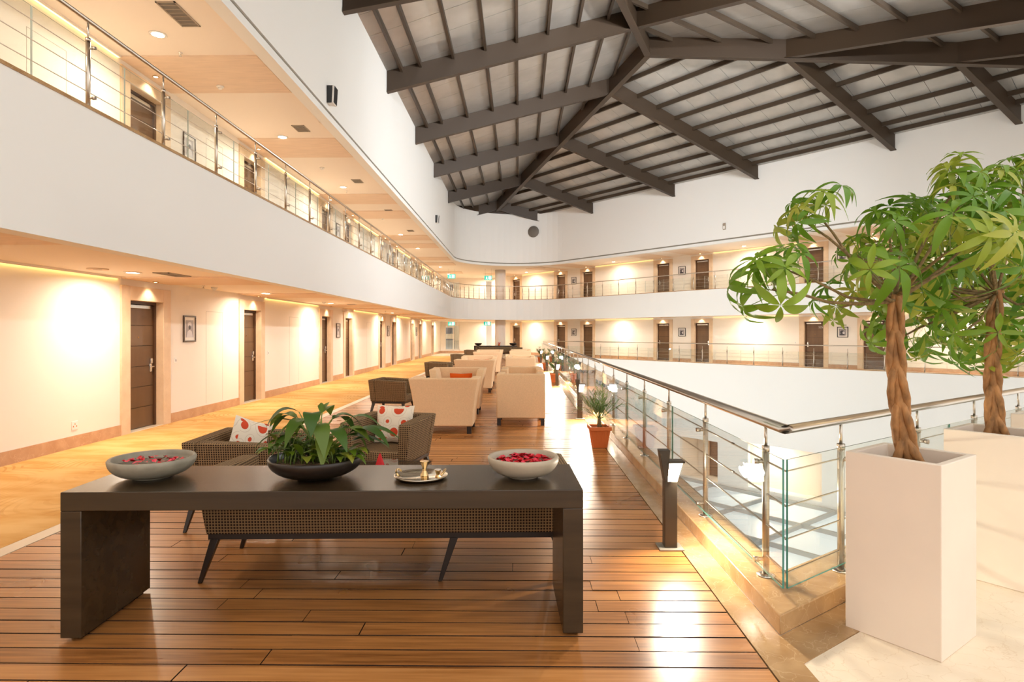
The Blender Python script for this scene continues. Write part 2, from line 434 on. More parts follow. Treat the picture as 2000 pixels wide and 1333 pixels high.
ORD = ['first', 'second', 'third', 'fourth', 'fifth', 'sixth', 'seventh', 'eighth', 'ninth', 'tenth', 'eleventh', 'twelfth', 'thirteenth', 'fourteenth', 'fifteenth', 'sixteenth', 'seventeenth', 'eighteenth', 'nineteenth', 'twentieth']

# ---------------------------------------------------------------- plan of the atrium
WALL_U = -6.18                       # left corridor wall
RD = Vector((0.631, -0.776)).normalized()      # right wing, running towards the camera side
RN = Vector((-RD.y, RD.x))                      # pointing away from the atrium
if RN.x < 0: RN = -RN
ND = Vector((0.804, 0.594)).normalized()        # near railing direction
SLAB_P = Vector((7.7, 32.5))
WALL_P = SLAB_P + RN * 2.1
ROOF_P = Vector((7.51, 31.7))
END_V = 48.0
Z_CEIL, Z_SLAB, Z_UP, Z_UCEIL, Z_EAVE = 2.46, 3.73, 3.42, 5.86, 9.12

def fillet(uL, rp, T, v0, tau1, n=22):
    tF = (uL - rp.x) / RD.x
    F = rp + RD * tF
    R = T * math.tan(math.acos(-RD.y) / 2)
    c = Vector((uL + R, F.y - T))
    a1 = math.atan2(RN.y, RN.x)
    pts = [(uL, v0), (uL, F.y - T - 0.01)]
    for i in range(n + 1):
        a = PI + (a1 - PI) * i / n
        pts.append((c.x + R * math.cos(a), c.y + R * math.sin(a)))
    e = rp + RD * tau1
    pts.append((e.x, e.y))
    return pts
def offset(path, d):
    out = []
    for i, p in enumerate(path):
        a = Vector(path[max(i - 1, 0)]); b = Vector(path[min(i + 1, len(path) - 1)]); t = (b - a).normalized()
        out.append((p[0] - t.y * d, p[1] + t.x * d))
    return out
def at_len(path, s):
    for a, b in zip(path[:-1], path[1:]):
        a, b = Vector(a), Vector(b); L = (b - a).length
        if s <= L: return a + (b - a) * (s / L), (b - a) / L
        s -= L
    a, b = Vector(path[-2]), Vector(path[-1]); return b, (b - a).normalized()
V0 = -5.0
TAU1 = 30.0
slab_path = fillet(-4.1, SLAB_P, 11.0, V0, TAU1)
roof_path = fillet(-3.81, ROOF_P, 10.2, V0, TAU1)
w_end = WALL_P + RD * ((END_V - WALL_P.y) / RD.y)      # where the right wall meets the end wall
w_far = WALL_P + RD * TAU1

# ---------------------------------------------------------------- floors
DECK_L, DECK_R, DECK_END = -3.70, 1.19, 38.0
PITCH = 0.146
floor = struct('floor', MB().box(DECK_L, -2, -0.30, DECK_R, DECK_END, -0.03), 'dark_line')
pl_cache = {}
def plank_mesh(L):
    k = round(L, 2)
    if k not in pl_cache:
        pl_cache[k] = MB().slab(-k / 2, -PITCH / 2 + 0.0052, -0.028, k / 2, PITCH / 2 - 0.0052, 0).mesh('plank', ['deck', 'deck_edge'])
    return pl_cache[k]
far = MB()
rows = int((DECK_END + 1.0) / PITCH)
for i in range(rows):
    y = -1.0 + (i + 0.5) * PITCH
    cuts = [DECK_L + 0.002]
    x = DECK_L + random.choice([0.7, 1.1, 1.6, 2.1, 2.5]) + [0.0, 0.35][i % 2]
    while x < DECK_R - 0.5:
        cuts.append(x); x += random.choice([1.8, 2.2, 2.6])
    cuts.append(DECK_R - 0.004)
    for a, b in zip(cuts[:-1], cuts[1:]):
        if y < 10.5:
            link('plank', plank_mesh(round(b - a - 0.004, 2)), floor, ((a + b) / 2, y, random.uniform(-0.0012, 0.0012)))
        else:
            far.slab(a + 0.002, y - PITCH / 2 + 0.0052, -0.028, b - 0.002, y + PITCH / 2 - 0.0052, random.uniform(-0.0012, 0.0012))
o = far.build('far_planks', ['deck', 'deck_edge'], floor); o['kind'] = 'stuff'
struct('floor_carpet', MB().box(WALL_U, V0, -0.2, DECK_L - 0.14, 41.5, 0.004), 'carpet')
struct('floor_border', MB().box(DECK_L - 0.14, V0, -0.2, DECK_L, 41.5, 0.002), 'carpet_edge')
# cream marble: corridor ring at the far end and under the planters
KX, KY = 1.37, 3.25                                       # kerb corner
RAIL = Vector((1.51, 3.50))
e_far = RAIL + ND * 22
cream = MB().prism([(DECK_R + 0.18, V0), (26, V0), (26, KY + (26 - KX) * ND.y / ND.x - 0.55), (KX, KY - 0.27)], -0.2, 0.0)
struct('floor_cream', cream, 'cream_marble')
nn = Vector((ND.y, -ND.x))                                # near-railing normal towards the camera
k0 = Vector((KX, KY))
bandpoly = [(DECK_R, V0), (KX, V0), (KX, KY - 0.27), tuple(k0 + ND * 24 + nn * 0.22), tuple(k0 + ND * 24), (KX, KY), (KX, 41), (DECK_R, 41)]
struct('floor_marble_band', MB().prism([tuple(p) for p in bandpoly], -0.2, 0.003), 'brown_marble')
ring = [(-6.4, 41.5), (DECK_L, 41.5), (DECK_L, DECK_END), (DECK_R, DECK_END), (1.6, DECK_END)]
c0 = SLAB_P + RD * ((1.62 - SLAB_P.x) / RD.x)
rend = SLAB_P + RD * TAU1
ring += [(1.62, c0.y - 0.02), tuple(c0 + RN * 0.06), tuple(rend + RN * 0.06), tuple(w_far + RN * 0.3), tuple(w_end + RN * 0.3), (-6.4, END_V + 0.4)]
struct('floor_far', MB().prism(ring, -0.25, 0.0), 'cream_marble')
# kerbs
kerb = MB()
kin = k0 + ND * 24
kp = [(KX, 40.6), (KX, KY), tuple(kin), tuple(kin - nn * 0.36)]
ki = RAIL + Vector((0.12, 0)); 
# inner corner of the kerb
ic = Vector((1.66, KY + 0.36 * 1.0 + (1.66 - KX) * ND.y / ND.x * 1.0 + 0.05))
kp += [tuple(ic), (1.66, 40.2)]
kerb.prism(kp, 0.0, 0.11)
struct('kerb', kerb, 'brown_marble', bevel=0.008)
struct('trim_1', MB().box(1.545, 3.62, 0.1095, 1.552, 40.0, 0.1115), 'dark_line')
# deck edge beam and near slab edge below the railing
struct('wall_deck_edge', MB().prism([(1.30, 3.6), (1.655, 3.75), (1.655, 40.2), (1.30, 40.2)], -1.3, 0.0), 'white_wall')
struct('wall_near_edge', MB().prism([tuple(k0 + ND * 0.2), tuple(kin), tuple(kin - nn * 0.30), tuple(ic)], -1.3, 0.0), 'white_wall')

# ---------------------------------------------------------------- wings: doors, walls
def to_world(wing, s, n, z):
    if wing == 'left': return (WALL_U + n, s, z)
    p = WALL_P + RD * s - RN * n
    return (p.x, p.y, z)
RZ = {'left': PI / 2, 'right': math.atan2(RD.y, RD.x)}
DW, PW, DH, PH = 0.90, 1.34, 2.115, 2.34
left_doors = [(-3.6, 1), (0.6, 0), (5.1, 0), (10.09, 1), (14.1, 1), (19.5, 1), (22.1, 0), (27.45, 1), (30.05, 0), (35.3, 1), (38.0, 0), (43.4, 1)]
right_doors = [(-15.2, 0), (-10.35, 0), (-7.8, 1), (-1.8, 0), (0.77, 1), (6.76, 0), (9.34, 1), (15.3, 0), (17.9, 1), (23.9, 0)]
def wall_pieces(mb, s0, s1, doors, z0, z1):
    d = sorted(x for x, _ in doors); x = s0
    for c in d:
        mb.box(x, 0, z0, c - PW / 2, 0.2, z1); mb.box(c - PW / 2, 0, z0 + PH, c + PW / 2, 0.2, z1); x = c + PW / 2
    mb.box(x, 0, z0, s1, 0.2, z1)
sL0, sL1 = V0, END_V
sR0 = (END_V - WALL_P.y) / RD.y
for nm, wing, doors, s0, s1, z0, z1 in (('wall_left', 'left', left_doors, sL0, sL1, 0, Z_CEIL), ('wall_left_upper', 'left', left_doors, sL0, sL1, Z_UP, Z_UCEIL),
                                    ('wall_right', 'right', right_doors, sR0, TAU1, 0, Z_CEIL), ('wall_right_upper', 'right', right_doors, sR0, TAU1, Z_UP, Z_UCEIL)):
    mb = MB(); wall_pieces(mb, s0, s1, doors, z0, z1)
    w = struct(nm, mb, 'cream_wall'); w.location = to_world(wing, 0, 0, 0); w.rotation_euler = (0, 0, RZ[wing])
    if nm.startswith('wall_left'):
        for s in ((12.37, 16.75, 25.1, 33.0) if z0 == 0 else (7.96, 12.37, 16.75, 25.1)):           # concealed service doors, a hairline joint around each
            fr = MB(); a, b, h = s - 0.34, s + 0.34, z0 + 2.02
            for q in ((a, z0 + .2, a + .006, h), (b - .006, z0 + .2, b, h), (a, h - .006, b, h)): fr.box(q[0], -0.002, q[1], q[2], 0.01, q[3])
            pn = fr.build('service_door_joint', 'joint_grey', w)
    bb = sroot(nm.replace('wall', 'baseboard')); bb.location = w.location; bb.rotation_euler = w.rotation_euler
    x = s0
    for c in sorted(d[0] for d in doors) + [None]:
        e = s1 if c is None else c - PW / 2
        if e - x > 0.1: MB().box(x, -0.018, z0, e, 0.02, z0 + 0.17).build('skirting_stone', 'skirting_marble', bb)
        x = (c or 0) + PW / 2

# door prototype: local x along the wall, -y towards the corridor
def make_door(far_lock):
    r = sroot('door')
    f = MB()
    h = PW / 2; q = DW / 2
    f.box(-h, -0.03, 0, -q, 0.2, PH); f.box(q, -0.03, 0, h, 0.2, PH); f.box(-q, -0.03, DH, q, 0.2, PH)
    f.build('frame', 'travertine', r, bevel=0.004, seg=1)
    j = MB(); j.box(-q, 0.10, 0, -q + 0.045, 0.2, DH); j.box(q - 0.045, 0.10, 0, q, 0.2, DH); j.box(-q, 0.10, DH - 0.05, q, 0.2, DH)
    j.build('jamb', 'door_jamb', r)
    MB().box(-q, -0.02, -0.01, q, 0.2, 0.012).build('threshold', 'cream_marble', r)
    lf = MB().box(-q + 0.045, 0.150, 0.015, q - 0.045, 0.19, DH - 0.05).build('leaf', 'dark_line', r)
    pn = MB().box(-q + 0.048, 0.132, 0, q - 0.048, 0.152, 0.333).mesh('panel', 'door_wood')
    for i in range(6): link('panel', pn, lf, (0, 0, 0.022 + i * 0.340))
    sx = (q - 0.12) * (1 if far_lock else -1)
    lk = MB().box(sx - 0.032, 0.116, 0.93, sx + 0.032, 0.134, 1.07).box(sx - 0.028, 0.10, 1.075, sx + 0.028, 0.134, 1.16).build('lock', 'chrome', r, bevel=0.006)
    MB().tube([(sx, 0.12, 1.02), (sx, 0.075, 1.02), (sx - (0.12 if far_lock else -0.12), 0.07, 1.02)], 0.011, 8).build('lever', 'chrome', lk)
    MB().box(-q + 0.06, 0.105, DH - 0.115, q - 0.16, 0.134, DH - 0.06).build('closer_rail', 'chrome', r, bevel=0.004)
    MB().lathe([(0.0, 0), (0.014, 0), (0.014, 0.008), (0, 0.01)], 10).build('viewer', 'gold', r, loc=(0, 0.132, 1.52)).rotation_euler = (PI / 2, 0, 0)
    MB().lathe([(0.0, 0), (0.035, 0), (0.035, 0.012), (0, 0.012)], 12).build('spot_lens', 'spot_glow', r, loc=(0, -0.12, PH + 0.06)) if False else None
    return r
dproto = {k: make_door(k) for k in (0, 1)}
used = {0: False, 1: False}
dn = 0
door_objs = {}
def place_door(wing, s, k, z, label):
    global dn
    dn += 1
    loc = to_world(wing, s, 0, z)
    if not used[k]: d = dproto[k]; used[k] = True; d.location = loc; d.rotation_euler = (0, 0, RZ[wing])
    else: d = dup(dproto[k], loc, RZ[wing])
    d.name = 'door_%d' % dn
    d['label'] = label
    return d
for wing, doors in (('left', left_doors), ('right', right_doors)):
    for lv, z in (('lower', 0.0), ('upper', Z_UP)):
        vis = [x for x in doors if (x[0] > 7 if wing == 'left' else True)]
        for s, k in doors:
            if wing == 'left' and s < 4: continue
            i = [x[0] for x in vis].index(s) if (s, k) in vis else None
            if wing == 'left': lab = ('brown panelled door, %s along the %s corridor from the camera' % (ORD[i], lv)) if i is not None else 'brown panelled door beside the camera'
            else: lab = 'brown panelled door, %s along the opposite %s gallery from its far end' % (ORD[i], lv)
            door_objs[(wing, lv, s)] = place_door(wing, s, k, z, lab)
def number(d, txt, x):
    cu = bpy.data.curves.new('room_number', 'FONT'); cu.body = txt; cu.size = 0.14; cu.extrude = 0.003; cu.align_x = 'CENTER'
    cu.materials.append(M['number_steel'])
    o = link('room_number', cu, d, (x, 0.128, 1.80)); o.rotation_euler = (PI / 2, 0, 0)
number(door_objs[('right', 'lower', 6.76)], '525', 0.26)

# end wall with window and passage
ew = MB()
ux0, ux1 = WALL_U - 0.2, w_end.x + 0.3
for z0, z1 in ((0, Z_CEIL), (Z_UP, Z_UCEIL)):
    ew.box(ux0, END_V, z0, -5.85, END_V + 0.2, z1); ew.box(-5.85, END_V, z1 - 0.30, -4.70, END_V + 0.2, z1)
    ew.box(-5.85, END_V, z0, -4.70, END_V + 0.2, z0 + 0.22); ew.box(-4.70, END_V, z0, -2.65, END_V + 0.2, z1)
    ew.box(-2.65, END_V, z1 - 0.25, ux1, END_V + 0.2, z1)
    ew.box(-2.9, END_V + 0.2, z0, -2.7, END_V + 3, z1); ew.box(-2.9, END_V + 3, z0, 0.5, END_V + 3.2, z1)
    ew.box(-6.2, END_V + 0.6, z0, -4.4, END_V + 0.8, z1)
    ew.box(-2.9, END_V + 0.2, z1 - 0.02, 0.5, END_V + 3, z1)
struct('wall_end', ew, 'cream_wall')
bb = sroot('baseboard_end'); MB().box(-4.70, END_V - 0.018, 0, -2.65, END_V, 0.17).build('skirting_stone', 'skirting_marble', bb); MB().box(-6.18, END_V - 0.018, 0, -4.70, END_V, 0.17).build('skirting_stone', 'skirting_marble', bb)
for wi, z0 in ((1, 0.0), (2, Z_UP)):
    w = sroot('window_%d' % wi); w.location = (-5.85, END_V + 0.1, z0)
    f = MB()
    for q in ((0, .22, .05, 2.16), (1.10, .22, 1.15, 2.16), (.62, .22, .68, 2.16), (0, .22, 1.15, .27), (0, 2.11, 1.15, 2.16)): f.box(q[0], -0.05, q[1], q[2], 0.05, q[3])
    f.build('window_frame', 'cream_wall', w)
    MB().box(.05, 0, .27, .62, .008, 2.11).build('pane', 'glass', w); MB().box(.68, 0, .27, 1.10, .008, 2.11).build('pane', 'glass', w)
    bk = MB(); bk.box(.02, .42, 1.50, .66, .46, 1.98); bk.box(.02, .42, 1.00, .66, .46, 1.10); bk.build('shutter_behind', 'blue_grey', w)
    bk = MB()
    for i in range(7): bk.box(.03 + i * .09, .38, .35, .05 + i * .09, .40, 1.0)
    for i in range(5): bk.box(.72 + i * .09, .30, .35, .735 + i * .09, .315, .92)
    bk.box(.68, .30, .92, 1.12, .33, .95); bk.build('bars_behind', 'grey_bar', w)
    MB().box(.02, .44, .30, .66, .46, 1.02).build('panel_behind', 'pale_blue', w)
# column
for z0, z1 in ((0, Z_CEIL), (Z_UP, Z_UCEIL)):
    struct('column', MB().lathe([(0.36, z0), (0.36, z1)], 28, (-1.32, 41.9, 0)), 'column_white')

# ---------------------------------------------------------------- ceilings, slabs, fascias
def region(path, over=0.0):
    p = offset(path, 0.02)
    return [(WALL_U - 0.2, V0)] + p + [tuple(w_far + RN * 0.2), tuple(w_end + RN * 0.2), (-1.9, END_V + 0.2), (WALL_U - 0.2, END_V + 0.2)]
reg_l = region(slab_path); reg_u = region(roof_path)
cl = struct('ceiling', MB().prism(reg_l, Z_CEIL, Z_CEIL + 0.04), 'ceiling_cream')
cu = struct('ceiling_upper', MB().prism(reg_u, Z_UCEIL, Z_UCEIL + 0.06), 'ceiling_cream')
struct('floor_upper', MB().prism(reg_l, Z_UP - 0.2, Z_UP), 'cream_marble')
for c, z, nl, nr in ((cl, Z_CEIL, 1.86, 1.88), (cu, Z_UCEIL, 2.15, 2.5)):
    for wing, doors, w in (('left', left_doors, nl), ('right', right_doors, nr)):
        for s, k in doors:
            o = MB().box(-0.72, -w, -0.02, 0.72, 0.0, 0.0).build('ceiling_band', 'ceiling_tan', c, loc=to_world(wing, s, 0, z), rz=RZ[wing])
fas = sroot('wall_balcony')
MB().sweep(slab_path, [(0, Z_CEIL - 0.03), (0, Z_SLAB), (0.2, Z_SLAB), (0.2, Z_CEIL - 0.03)]).build('fascia', 'white_wall', fas)
MB().sweep(slab_path, [(-0.012, Z_SLAB), (-0.012, Z_SLAB + 0.03), (0.22, Z_SLAB + 0.03), (0.22, Z_SLAB)]).build('stone_cap', 'brown_marble', fas)
fas = sroot('wall_atrium')
MB().sweep(roof_path, [(-0.012, Z_UCEIL - 0.03), (-0.012, Z_UCEIL + 0.10), (0.2, Z_UCEIL + 0.10), (0.2, Z_UCEIL - 0.03)]).build('lip', 'white_wall', fas)
MB().sweep(roof_path, [(0.03, Z_UCEIL + 0.10), (0.03, Z_UCEIL + 0.17), (0.2, Z_UCEIL + 0.17), (0.2, Z_UCEIL + 0.10)]).build('shadow_groove', 'strip_grey', fas)
MB().sweep(roof_path, [(0, Z_UCEIL + 0.17), (0, Z_EAVE), (0.2, Z_EAVE), (0.2, Z_UCEIL + 0.17)]).build('fascia', 'white_wall', fas)
# lower white wall below the opposite gallery with two openings
lw = MB()
ld = fas
t0 = (1.62 - SLAB_P.x) / RD.x - 1
GZ = -5.9
ops = [(0.9, 3.1, -5.75, -3.75), (4.7, 8.1, -5.6, -3.55)]
x = t0
for a, b, z0, z1 in ops:
    lw.box(x, 0, GZ - 3, a, 0.2, 0.07); lw.box(a, 0, z1, b, 0.2, 0.07); lw.box(a, 0, GZ - 3, b, 0.2, z0); x = b
lw.box(x, 0, GZ - 3, TAU1, 0.2, 0.07)
o = struct('wall_right_lower', lw, 'white_wall'); o.location = (SLAB_P.x, SLAB_P.y, 0); o.rotation_euler = (0, 0, RZ['right'])
MB().box(t0, -0.012, 0.07, TAU1, 0.22, 0.10).build('stone_cap', 'brown_marble', o)
o2 = MB().box(0.7, 1.6, GZ, 8.5, 1.8, -3).box(0.7, 0.2, GZ, 0.9, 1.6, -3).box(8.1, 0.2, GZ, 8.5, 1.6, -3).box(0.7, .2, -3.5, 8.5, 1.8, -3.3).box(0.7, .2, GZ - .1, 8.5, 1.8, GZ + 0.05).build('wall_right_niche', 'cream_wall')
o2['kind'] = 'structure'; o2.location = o.location; o2.rotation_euler = o.rotation_euler
nd = dup(dproto[1], (0, 0, 0)); p = SLAB_P + RD * 2.1 + RN * 1.395; nd.location = (p.x, p.y, GZ + 0.05); nd.rotation_euler = (0, 0, RZ['right']); nd.name = 'door_%d' % (dn + 1); nd['label'] = 'brown door in the opening below the opposite gallery'
# skylight glazing at the bottom of the atrium
sk = sroot('floor_skylight')
px0, py0 = 2.0, 3.0
pane = MB().box(-1.36, -1.36, -0.04, 1.36, 1.36, 0).mesh('pane', 'sky_pane')
bm1 = MB().box(-0.045, -1.45, -0.1, 0.045, 1.45, 0.12).mesh('glazing_bar', 'grey_bar')
for i in range(9):
    for j in range(12):
        q = SLAB_P + RD * (2.9 * (j - 3.5)) - RN * (1.55 + 2.9 * i)
        if q.x < 1.0 or q.dot(nn) > -2: continue
        link('pane', pane, sk, (q.x, q.y, GZ - 0.02), RZ['right'])
        b1 = q + RD * 1.45; b2 = q + RN * 1.45
        link('glazing_bar', bm1, sk, (b1.x, b1.y, GZ), RZ['right']); link('glazing_bar', bm1, sk, (b2.x, b2.y, GZ), RZ['right'] + PI / 2)

# ---------------------------------------------------------------- roof
RA = Vector((4.49, 21.58)); RL = Vector((-3.81, -1.12)); RF = Vector((-3.81, 45.66)); RR = Vector((20.0, 16.46))
ZE, ZA = 9.10, 11.95
roof = sroot('roof')
def plane_z(p, a, b):                                      # height of a slope over eave a-b through the apex
    t = (b - a).normalized(); n = Vector((t.y, -t.x)); dA = n.dot(RA - a)
    return ZE + (ZA - ZE) * (n.dot(p - a) / dA)
def clip_strip(a, b, s0, s1):                              # part of triangle a-b-A between s0 and s1 along the eave
    t = (b - a).normalized(); n = Vector((t.y, -t.x)); L = (b - a).length; k = t.dot(RA - a); h = n.dot(RA - a)
    H = lambda s: h * s / k if s <= k else h * (L - s) / (L - k)
    pts = [(s0, 0), (s1, 0), (s1, H(s1))]
    if s0 < k < s1: pts.append((k, h))
    pts.append((s0, H(s0)))
    return [a + t * s + n * w for s, w in pts if True]
for a, b, step in ((RL, RF, 1.02), (RF, RR, 1.02), (RR, RL, 1.02)):
    L = (b - a).length; n = int(L / step); st = L / n
    for i in range(n):
        pl = clip_strip(a, b, max(0.02, i * st + 0.006), min(L - 0.02, (i + 1) * st - 0.006))
        # outline orientation
        lo = [(p.x, p.y, plane_z(p, a, b)) for p in pl]; hi = [(x, y, z + 0.03) for x, y, z in lo]
        m = len(lo); mb = MB(); mb._q(lo + hi, [tuple(range(m - 1, -1, -1)), tuple(range(m, 2 * m))] + [(q, (q + 1) % m, m + (q + 1) % m, m + q) for q in range(m)])
        mb.build('roof_sheet', 'roof_sheet', roof)
    # dark backing just above the sheets closes the joints
    MB()._q([(a.x, a.y, ZE + 0.04), (b.x, b.y, ZE + 0.04), (RA.x, RA.y, ZA + 0.04)], [(0, 1, 2)]).build('roof_deck', 'dark_line', roof)
    # purlins
    t = (b - a).normalized(); nrm = Vector((t.y, -t.x)); h = nrm.dot(RA - a); k = t.dot(RA - a)
    d = 0.42; first = True
    sp = 0.93 if h < 10 else 1.3
    while d < h - 0.4:
        p = a + t * (k * d / h) + nrm * d; q = b - t * ((L - k) * d / h) + nrm * d
        z = ZE + (ZA - ZE) * d / h
        MB().beam((p.x, p.y, z), (q.x, q.y, z), 0.075, 0.15).build('purlin', 'roof_purlin', roof)
        d += 0.52 if first else sp; first = False
def slope_z(p):
    return min(plane_z(p, RL, RF), plane_z(p, RF, RR), plane_z(p, RR, RL))
BD = 0.58
def rafter(a, b, w=0.10, depth=BD, name='rafter'):
    a, b = Vector(a), Vector(b); za, zb = slope_z(a), slope_z(b)
    mb = MB().beam((a.x, a.y, za), (b.x, b.y, zb), w, depth)
    mb.beam((a.x, a.y, za - depth), (b.x, b.y, zb - depth), w + 0.10, 0.035)
    return mb.build(name, 'roof_beam', roof)
def hipz(a, b):
    return rafter(a, b, 0.12, BD + 0.06, 'hip_beam')
hipz(RF + (RA - RF) * 0.27, RA); hipz(RL, RA); hipz(RR, RA)
on = lambda a, b, v: a + (b - a) * ((v - a.y) / (b.y - a.y))
for ve, vi in ((37.8, 38.6), (32.6, 34.3), (27.2, 29.1), (22.4, 24.3)): rafter((RL.x, ve), on(RF, RA, vi))
for ve, vi in ((17.6, 19.1), (13.2, 14.8), (8.3, 9.3), (3.6, 4.2)): rafter((RL.x, ve), on(RL, RA, vi))
for p, vi in (((1.68, 38.9), 38.6), ((4.23, 35.7), 34.3), ((7.85, 31.3), 29.1), ((10.7, 27.8), 24.3)): rafter(p, on(RF, RA, vi))
hx = lambda x: RA + (RR - RA) * ((x - RA.x) / (RR.x - RA.x))
for p, x in (((14.2, 23.5), 8.7), ((16.6, 20.6), 13.2), ((18.7, 18.1), 17.2)): rafter(p, hx(x))
def to_near(p):
    t = (RR - RL).normalized(); n = Vector((-t.y, t.x)); d = n.dot(p - RL); return p - n * d
for p in (on(RL, RA, 19.1), on(RL, RA, 14.8), hx(8.7), hx(13.2), hx(17.2), on(RL, RA, 9.3)):
    rafter(p, to_near(p))
# black shadow gap at the eave on both long sides
st = (RR - RF).normalized()
gp = [(p[0], p[1]) for p in offset(roof_path, 0.02)]
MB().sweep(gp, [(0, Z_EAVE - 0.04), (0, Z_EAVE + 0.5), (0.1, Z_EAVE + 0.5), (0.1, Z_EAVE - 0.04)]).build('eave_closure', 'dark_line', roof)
# the rounded corner of the wall rises to the slopes
MB().sweep(roof_path[1:-1], [(0.0, Z_EAVE), (0.0, ZE + 1.1), (0.1, ZE + 1.1), (0.1, Z_EAVE)]).build('corner_closure', 'roof_beam', roof)

# ---------------------------------------------------------------- balustrades
def post_mesh(h_main, h_top, clamp_n):
    main = MB().tube([(0, 0, 0), (0, 0, h_main)], 0.021, 12).lathe([(0.024, h_main - 0.035), (0.024, h_main)], 12).mesh('post', 'steel')
    stem = MB().tube([(0, 0, h_main - 0.01), (0, 0, h_top)], 0.0095, 10).mesh('stem', 'steel')
    fl = MB().lathe([(0.055, 0), (0.055, 0.006), (0.03, 0.014)], 16).mesh('base_flange', 'bright_steel')
    cl = MB().tube([(0, 0, 0), (0, -0.065, 0)], 0.012, 8).tube([(0, -0.045, 0), (0, -0.075, 0)], 0.017, 8).mesh('glass_clamp', 'steel')
    return main, stem, fl, cl
PM = post_mesh(0.795, 0.925, 2)
def add_post(root, p, z, t, meshes, clamps, side=1):
    o = link('post', meshes[0], root, (p[0], p[1], z), math.atan2(t[1], t[0]) + (PI if side < 0 else 0))
    link('stem', meshes[1], o); link('base_flange', meshes[2], o)
    for c in clamps: link('glass_clamp', meshes[3], o, (0, 0, c))
    return o
def glass_panel(root, a, b, z0, z1, th=0.011, edge='glass_edge'):
    a, b = Vector(a), Vector(b); d = (b - a); L = d.length
    mb = MB()
    vs = [(0, -th / 2, z0), (L, -th / 2, z0), (L, th / 2, z0), (0, th / 2, z0), (0, -th / 2, z1), (L, -th / 2, z1), (L, th / 2, z1), (0, th / 2, z1)]
    mb._q(vs, [(0, 1, 5, 4), (2, 3, 7, 6)], 0); mb._q(vs, [(3, 2, 1, 0), (4, 5, 6, 7), (1, 2, 6, 5), (3, 0, 4, 7)], 1)
    return mb.build('glass_panel', ['glass', edge], root, loc=(a.x, a.y, 0), rz=math.atan2(d.y, d.x))
# deck balustrade: runs along the atrium, turns at the corner
br = thing('balustrade', 'steel and glass balustrade along the wooden deck, turning at a corner', 'balustrade', (0, 0, 0))
v_end = 39.7
TBM = MB().tube([(0, 0, 0), (0, .015, 0), (0, .045, 0), (0, .06, 0)], [.004, .009, .009, .004], 8).mesh('turnbuckle', 'dark_steel')
nend = RAIL + ND * 12
MB().tube([(RAIL.x, v_end, 1.05), (RAIL.x, RAIL.y, 1.05), (nend.x, nend.y, 1.05)], 0.026, 14).build('handrail', 'steel', br)
k = 0
while 3.79 + 1.22 * k < v_end:
    v = 3.79 + 1.22 * k
    add_post(br, (RAIL.x, v), 0.11, (0, -1), PM, (0.10, 0.70)); k += 1
    if k % 2 and k < 22:
        for z in (0.813, 0.614): link('turnbuckle', TBM, br, (RAIL.x, v + .55, z))
s = 0.62
while s < 11.5:
    p = RAIL + ND * s; add_post(br, p, 0.11, -ND, PM, (0.10, 0.70), side=-1); s += 1.12
for z in (0.239, 0.428, 0.614, 0.813):
    MB().tube([(RAIL.x, v_end, z), (RAIL.x, RAIL.y, z), (nend.x, nend.y, z)], 0.0048, 6).build('tension_rod', 'steel', br)
gu = RAIL.x - 0.07
a = 3.375
while a < v_end - 1:
    b = min(a + 2.44, v_end); glass_panel(br, (gu, a), (gu, b - 0.015), 0.20, 0.905); a = b
g0 = RAIL + nn * 0.07 - ND * 0.112
for i in range(5): glass_panel(br, g0 + ND * (2.24 * i), g0 + ND * (2.24 * i + 2.225), 0.20, 0.905)
# gallery railings
PM2 = post_mesh(0.68, 0.83, 2)
def gallery(name, label, path, z, spacing, s0, zones, rail_h=0.85, glass=True):
    r = thing(name, label, 'railing')
    pth = offset(path, 0.06)
    MB().tube([(x, y, z + rail_h) for x, y in pth], 0.023, 10).build('handrail', 'steel', r)
    for h in (0.16, 0.34, 0.51): MB().tube([(x, y, z + h) for x, y in pth], 0.0045, 5).build('tension_rod', 'steel', r)
    total = sum((Vector(b) - Vector(a)).length for a, b in zip(pth[:-1], pth[1:]))
    s = s0; last = None
    while s < total - 0.3:
        p, t = at_len(pth, s)
        curved = zones[0] < s < zones[1]
        add_post(r, p, z, t, PM2, () if curved else (0.10, 0.58))
        if glass and last is not None and not curved:
            n = Vector((-t.y, t.x)) * 0.05
            glass_panel(r, p + n - t * (spacing[0] * .5 - .006), p + n + t * (spacing[0] * .5 - .006), z + 0.05, z + 0.66, .009, 'edge_pale')
        last = s if not curved else None
        s += spacing[1] if curved else spacing[0]
    return r
lenL = slab_path[1][1] - V0
arcL = sum((Vector(b) - Vector(a)).length for a, b in zip(slab_path[1:-2], slab_path[2:-1]))
gallery('gallery_railing', 'steel and glass railing of the upper gallery, curving around the far corner', slab_path, Z_SLAB + 0.03, (1.25, 0.42), 5.87 - V0 - 1.25 * 4, (lenL - 3.0, lenL + arcL + 0.6))
lp = [tuple(SLAB_P + RD * (t0 + 1.2)), tuple(SLAB_P + RD * TAU1)]
gallery('gallery_railing', 'steel and glass railing of the lower gallery opposite the deck', lp, 0.10, (1.385, 1.385), 0.55, (1e6, 1e7), rail_h=0.95)

